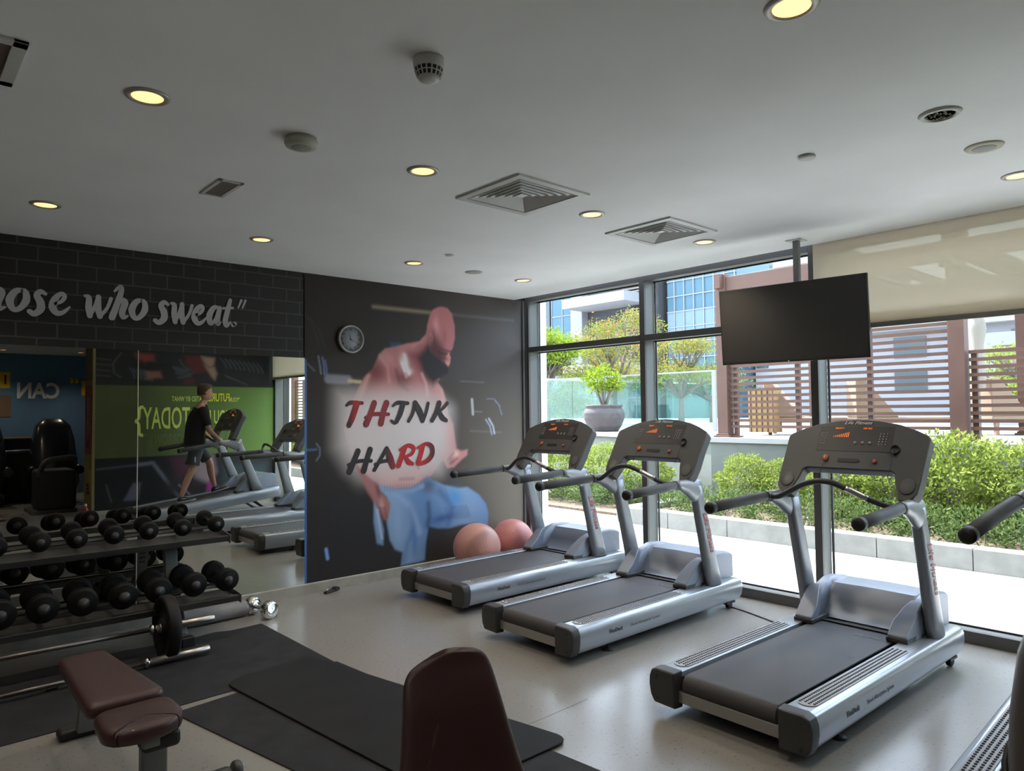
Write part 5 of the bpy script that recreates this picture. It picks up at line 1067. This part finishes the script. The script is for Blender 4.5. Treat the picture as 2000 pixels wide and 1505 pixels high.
h0 = shrub('hedge_shrub', 'x', 'shrub', 5200, (.50, .52, .52), LF1, .06, 'clipped green shrubs in the planter')
hp = [(4.25, -.30, .13, .80, 'clipped round green shrub seen between the second and third treadmill consoles'), (4.35, -.85, .13, .74, 'clipped green shrub just left of the third console'), (4.2, 1.55, .02, .95, 'bright green shrub left of the second treadmill console'), (4.3, 2.55, .02, 1.0, 'bright green shrub between the first and second treadmill consoles'), (4.3, 3.6, .02, 1.0, 'bright green shrub behind the first treadmill console'),
      (4.3, -1.75, .13, .95, 'green shrub behind the left post of the third treadmill'), (4.25, -2.45, .13, 1.05, 'green shrub behind the right post of the third treadmill'), (4.2, -3.10, .13, 1.08, 'green shrub directly below the wide brown pergola post'), (4.25, -3.75, .13, 1.0, 'green shrub right of the wide brown pergola post'), (4.25, -4.5, .13, 1.05, 'green shrub at the right edge of the window view'),
      (4.2, -5.4, .13, 1.0, 'green shrub reflected in the mirror beside the treadmill'), (4.2, -6.3, .13, 1.0, 'green shrub outside the end window'), (4.2, -7.3, .13, 1.0, 'green shrub beyond the end window'), (4.2, -8.4, .13, 1.05, 'green shrub after the end window, next along the planter')]
hp += [(4.2, -9.4-1.0*i, .13, 1.05, 'green planter shrub seen through the mirrored window') for i in range(12)]
for i, (x, y, z, s, lab) in enumerate(hp):
    c = h0 if i == 0 else copy_tree(h0); c.location = (x, y, z); c.scale = (s, s*1.05, s*(1.0 if i > 4 else .92)); c.rotation_euler = (0, 0, rng.uniform(0, 6)); c['label'] = lab
    if 'mirrored window' in lab: c['group'] = 'planter shrubs beyond the end window'
gc = []
p, d = [], []
for i in range(26):
    y = 3.9-.5*i; x = 3.38+(.35 if y > .8 else 0)+rng.uniform(-.05, .05); q, e = blobpts(1500, (x, y, .20), (.42, .36, .30*(1 if y < .5 else .9)), .3); p.append(q); d.append(e)
p = np.concatenate(p); d = np.concatenate(d); k = p[:, 2] > .05
tag(leaves('ground_cover', p[k], d[k]+np.array([0, 0, .5]), .055, LF2, asp=.35), 'low spreading ground cover along the front of the planter', 'ground cover', kind='stuff')
# shrub in the pot
p, d = [], []
br = MB()
for i in range(14):
    a = rng.uniform(0, 2*PI); rr = rng.uniform(.15, .45); top = (rr*math.cos(a)*.9, rr*math.sin(a)*1.3, rng.uniform(.95, 1.4)); br.tube([(0, 0, .5), (top[0]*.5, top[1]*.6, .55+(top[2]-.5)*.5), top], [.022, .015, .008], 6)
    q, e = blobpts(90, top, (.16, .18, .12), .2); p.append(q); d.append(e)
leaves('foliage', np.concatenate(p), np.concatenate(d)+np.array([0, 0, .6]), .10, LF3, pt, .4); br.build('stem', mat('pale_bark', (0.204, 0.18, 0.156), .8), pt)
# trees
def tree(lab, loc, crown, n, m, size, trunk_h, flowers=0, asp=.3, spread=1, grp='trees beyond the balustrade', cats='tree'):
    t = thing('tree', lab, cats, loc, group=grp); tk = MB(); tk.tube([(0, 0, -.05), (.05, .03, trunk_h*.5), (0, 0, trunk_h)], [.12, .09, .08], 10); P_, D_ = [], []
    k = len(crown)
    for (cx_, cy_, cz_, rx, ry, rz_) in crown:
        tk.tube([(0, 0, trunk_h*.85), (cx_*.5, cy_*.5, trunk_h+(cz_-trunk_h)*.45), (cx_, cy_, cz_)], [.07, .04, .015], 7)
        for a in np.linspace(0, 6, 5): tk.tube([(cx_*.6, cy_*.6, trunk_h+(cz_-trunk_h)*.5), (cx_+rx*.7*math.cos(a), cy_+ry*.7*math.sin(a), cz_+rz_*.3)], [.03, .008], 5)
        q, e = blobpts(n//k, (cx_, cy_, cz_), (rx, ry, rz_), .15, .25); P_.append(q); D_.append(e)
    tk.build('trunk', M_bark, t); P_ = np.concatenate(P_); D_ = np.concatenate(D_); leaves('foliage', P_, D_*.3, size, m, t, asp)
    if flowers:
        s_ = P_[rng.integers(0, len(P_), flowers)]+rng.normal(size=(flowers, 3))*.1+np.array([0, 0, .1]); leaves('flowers', s_, D_[:flowers], size*.9, LFO, t, .6)
    return t
def cr_(n, sx, sy, z0, z1, r):
    return [(rng.uniform(-sx, sx), rng.uniform(-sy, sy), rng.uniform(z0, z1), r*rng.uniform(.8, 1.3), r*rng.uniform(.8, 1.3), r*.42) for _ in range(n)]
tree('feathery tree with yellow-green leaves and orange flowers, right of the first window bar', (14, 7.6, 1.1), cr_(12, 1.0, 1.3, 1.2, 2.9, .75), 9000, LF4, .10, 1.1, 260)
tree('feathery tree with orange flowers behind the clay pot', (14, 10.4, 1.1), cr_(12, 1.2, 1.4, 1.5, 3.8, .8), 9000, LF4, .10, 1.2, 280)
tree('bright green drooping tree at the left end of the window', (11.8, 11.6, 1.1), cr_(16, .8, 1.1, .3, 3.0, .8), 15000, LF3, .13, 1.2)
tree('feathery tree with a few flowers, farther back by the white pillar', (19, 14.8, 1.1), cr_(10, 1.4, 1.8, 1.9, 4.2, .9), 6000, LF4, .12, 1.4, 300)
tree('dark green tree in front of the glass facade, beside the pergola', (18, 9.0, 1.1), cr_(8, 1.0, 1.0, 1.2, 2.2, .8), 5000, LF2, .11, 1.0)
tree('green tree at the right edge behind the slat screen', (12, -2.3, 1.1), cr_(7, .6, .8, .5, 1.7, .5), 4500, LF1, .10, .7)
tree('tall green tree beyond the pergola, seen in the mirror', (13, -12, 1.1), cr_(14, 2.0, 3.5, 1.5, 6.0, 1.2), 9000, LF3, .14, 2.2)
tree('tall pale tree behind the blind at the right', (26, -1.5, 1.1), cr_(8, 1.5, 1.6, 6.0, 8.6, 1.1), 5000, LF4, .16, 5)

# ------------------------------------------------------------------ buildings behind
M_cream = mat('facade_cream', (0.18, 0.18, 0.1656), .8); M_bwhite = mat('facade_bright', (0.2455, 0.253, 0.2678), .8); M_bg = mat('blue_glass', (.055, .12, .165), .25, .0, spec=.25); M_bg2 = mat('dark_glass', (.03, .05, .06), .3); M_mull = mat('facade_mullion', (0.198, 0.216, 0.2304), .5); M_recess = mat('recess_dark', (0.0432, 0.0432, 0.0468), .8)
A1 = thing('apartment_building', 'white apartment building with a deep balcony at the left of the view', 'building', (30, 0, 0))
MB().box(.6, 8, 20.7, 36, 0, 14).build('wall', M_recess, A1); MB().box(0, 1, 26.6, 27.65, 0, 14).build('pillar', M_bwhite, A1)
MB().box(-1.9, .8, 21.4, 26.6, 8.35, 8.95).build('balcony_slab', M_bwhite, A1); MB().box(-1.0, .8, 27.6, 36, 5.0, 5.5).build('balcony_slab', M_bwhite, A1); MB().box(-1.9, .8, 21.4, 26.6, 4.1, 4.6).build('balcony_slab', M_bwhite, A1)
w = MB().box(.3, .62, 27.65, 29.8, 5.5, 14).build('blue_window', M_bg, A1); ww = MB()
for y in (27.7, 28.7, 29.75): ww.box(.25, .32, y-.03, y+.03, 5.5, 14)
for z in (6.8, 8.3, 10.5): ww.box(.25, .32, 27.65, 29.8, z-.03, z+.03)
ww.build('window_bars', M_mull, w); MB().box(.2, .62, 29.9, 36, 5.5, 14).build('grey_window', mat('grey_glass', (0.0504, 0.063, 0.0714), .2), A1)
rl = MB()
for i in range(31): rl.box(-1.88, -1.86, 21.5+i*.166, 21.52+i*.166, 8.95, 10.0)
rl.box(-1.9, -1.84, 21.4, 26.6, 10.0, 10.05).build('railing', M_alud, A1)
ls = MB()
for i in range(24): ls.box(.2, .5, 20.8, 23.2, 8.95+i*.2, 9.05+i*.2)
for i in range(20): ls.box(.2, .5, 20.8, 23.0, 4.6+i*.18, 4.69+i*.18)
ls.build('louvres', mat('louvre_brown', (0.18, 0.144, 0.132), .7), A1)
for y in (21.5, 23.4, 25.3): MB().box(.45, .62, y, y+1.3, 1.2, 3.6).build('window', M_bg2, A1)
MB().box(-.2, .6, 20.7, 40, 0, 4.1).build('ground_floor', M_cream, A1)
for y in (21.2, 24.6, 29.0, 32.5): wn = MB().box(-.25, -.18, y, y+1.3, 1.1, 3.3).build('window', M_bg2, A1); MB().box(-.28, -.24, y+.62, y+.68, 1.1, 3.3).box(-.28, -.24, y, y+1.3, 2.4, 2.46).build('window_bar', M_mull, wn)
A2 = thing('glass_building', 'blue glass curtain-wall building behind the pergola corner', 'building', (31, 0, 0))
MB().box(0, 8, 15.5, 20.3, 0, 26).build('curtain_wall', M_bg, A2); g = MB()
for i in range(7): g.box(-.10, .02, 15.6+i*.69-.025, 15.6+i*.69+.025, 0, 26)
for i in range(26): g.box(-.08, .02, 15.5, 20.3, 1+i*.95-.03, 1+i*.95+.03)
g.build('mullions', M_mull, A2)
dk = MB()
for i in range(6): dk.box(-.03, .0, 15.5, 20.3, 2.6+i*3.8, 3.9+i*3.8)
dk.build('spandrels', mat('spandrel', (.10, .16, .20), .3), A2)
for y in (15.7, 17.3, 18.8): MB().box(-.3, -.1, y, y+1.5, 0, 3.0).build('ground_window', mat('teal_pane', (0.108, 0.18, 0.1728), .3), A2)
A3 = thing('white_building', 'low white building with brown shutters, right of the wide brown post', 'building', (16, 0, 1.1))
MB().box(0, 5, -1.35, .25, 0, 2.45).build('wall', M_bwhite, A3); wn = MB().box(-.04, 0, -1.2, -.70, .9, 2.1).build('shutter', mat('shutter_brown', (0.1568, 0.1078, 0.098), .7), A3); MB().box(-.08, -.0, -1.26, -.64, 2.1, 2.2).build('lintel', M_bwhite, wn)
A4 = thing('white_building', 'long white building with dark strips, low behind the pergola', 'building', (28, 0, 0))
MB().box(0, 6, -16, 9.2, 0, 5.0).build('wall', mat('white_render', (0.1848, 0.1881, 0.2046), .8), A4); MB().box(-.6, 6.2, -16, 9.2, 5.0, 5.35).build('roof_slab', M_bwhite, A4)
st_ = MB(); [st_.box(-.05, .05, y, y+1.3, z, z+.9) for y in np.arange(-15, 5.2, 2.2) for z in (2.3, 3.8)]; st_.build('windows', M_bg2, A4)
for i, y in enumerate((-10.5, -5.0, .5, 3.4)): MB().box(.6, 5, y, y+3.2, 5.35, 6.4+.5*(i % 2)).build('roof_block', [M_bwhite, M_recess][i % 2], A4)
A6 = thing('terraced_building', 'white terraced building with brown lattice, rising over the pergola corner', 'building', (32, 0, 0))
MB().box(.5, 8, 9.4, 15.3, 0, 9.3).build('wall', M_bwhite, A6); MB().box(-1.2, 8.2, 9.2, 13.2, 9.3, 9.75).build('roof_slab', M_bwhite, A6); lt = MB()
for i in range(16): lt.box(.3, .45, 12.4, 14.2, 5.2+i*.3, 5.32+i*.3)
lt.build('lattice', mat('shutter_brown', (.16, .11, .10), .7), A6)
for y, z in ((14.5, 7.4), (14.5, 4.0), (10.0, 6.0), (11.2, 6.0), (10.0, 2.4), (11.2, 2.4)): MB().box(.4, .5, y, y+.7, z, z+1.7).build('window', M_bg2, A6)
A5 = thing('tower_block', 'distant dark and white tower block at the right edge', 'building', (40, 0, 0))
MB().box(0, 8, -6.5, -.8, 0, 8.8).build('wall', mat('tower_grey', (0.0924, 0.0924, 0.1134), .8), A5)
for z in (4.4, 6.4, 8.4): MB().box(-.8, 0, -6.5, -.8, z, z+.5).build('balcony_slab', M_bwhite, A5)
# parasol and loungers on the raised terrace
ps = thing('parasol', 'closed cream parasol behind the wide brown post', 'parasol', (8, -2.43, 1.15))
MB().tube([(0, 0, 0), (0, 0, 2.15)], .025, 10).build('pole', M_post, ps); MB().lathe([(.02, .75), (.10, .80), (.11, 1.1), (.09, 1.5), (.14, 1.75), (.12, 1.9), (.03, 2.12), (0, 2.14)], n=14).build('folded_canopy', mat('cream_canvas', (0.3003, 0.2821, 0.2366), .8), ps)
M_tan = mat('tan_cushion', (0.2436, 0.168, 0.1092), .8)
lg0 = thing('sun_lounger', 'x', 'sun lounger', group='tan loungers behind the slats')
MB().box(-.35, .35, -.9, .9, .22, .32).build('seat', M_tan, lg0, bevel=.02); MB().prism([(-.9, .32), (-.25, .32), (-.75, .95), (-.9, .95)], 'x', -.35, .35).build('backrest', M_tan, lg0, bevel=.02)
lf = MB(); [lf.box(a-.03, a+.03, b-.03, b+.03, 0, .22) for a in (-.3, .3) for b in (-.8, .8)]; lf.build('frame', mat('lounger_frame', (.25, .15, .10), .6), lg0)
for i, (x, y, lab) in enumerate(((7.2, -.1, 'tan lounger left behind the slats beside the third mullion'), (7.3, -1.6, 'tan lounger behind the middle of the tall slat screen'), (9.0, -2.9, 'tan lounger beside the wide brown post'))):
    c = lg0 if i == 0 else copy_tree(lg0); c.location = (x, y, 1.15); c.rotation_euler = (0, 0, R(200+15*i)); c['label'] = lab
bx = thing('slatted_cabinet', 'ochre slatted timber cabinet behind the left end of the screen', 'cabinet', (6.6, .62, 1.15), 0)
MB().box(-.15, .15, -.25, .25, .05, .85).build('body', mat('ochre_wood', (0.308, 0.1904, 0.0672), .7), bx); cs = MB(); [cs.box(-.17, -.15, -.25+i*.11, -.235+i*.11, .05, .85) for i in range(5)]; cs.build('slats', M_perg, bx)
tag(MB().box(9.5, 13, -8, -3.0, 1.145, 1.17).build('pool_water', mat('pool_blue', (0.07, 0.245, 0.385), .1)), 'strip of blue pool water beyond the slat screen', 'pool')
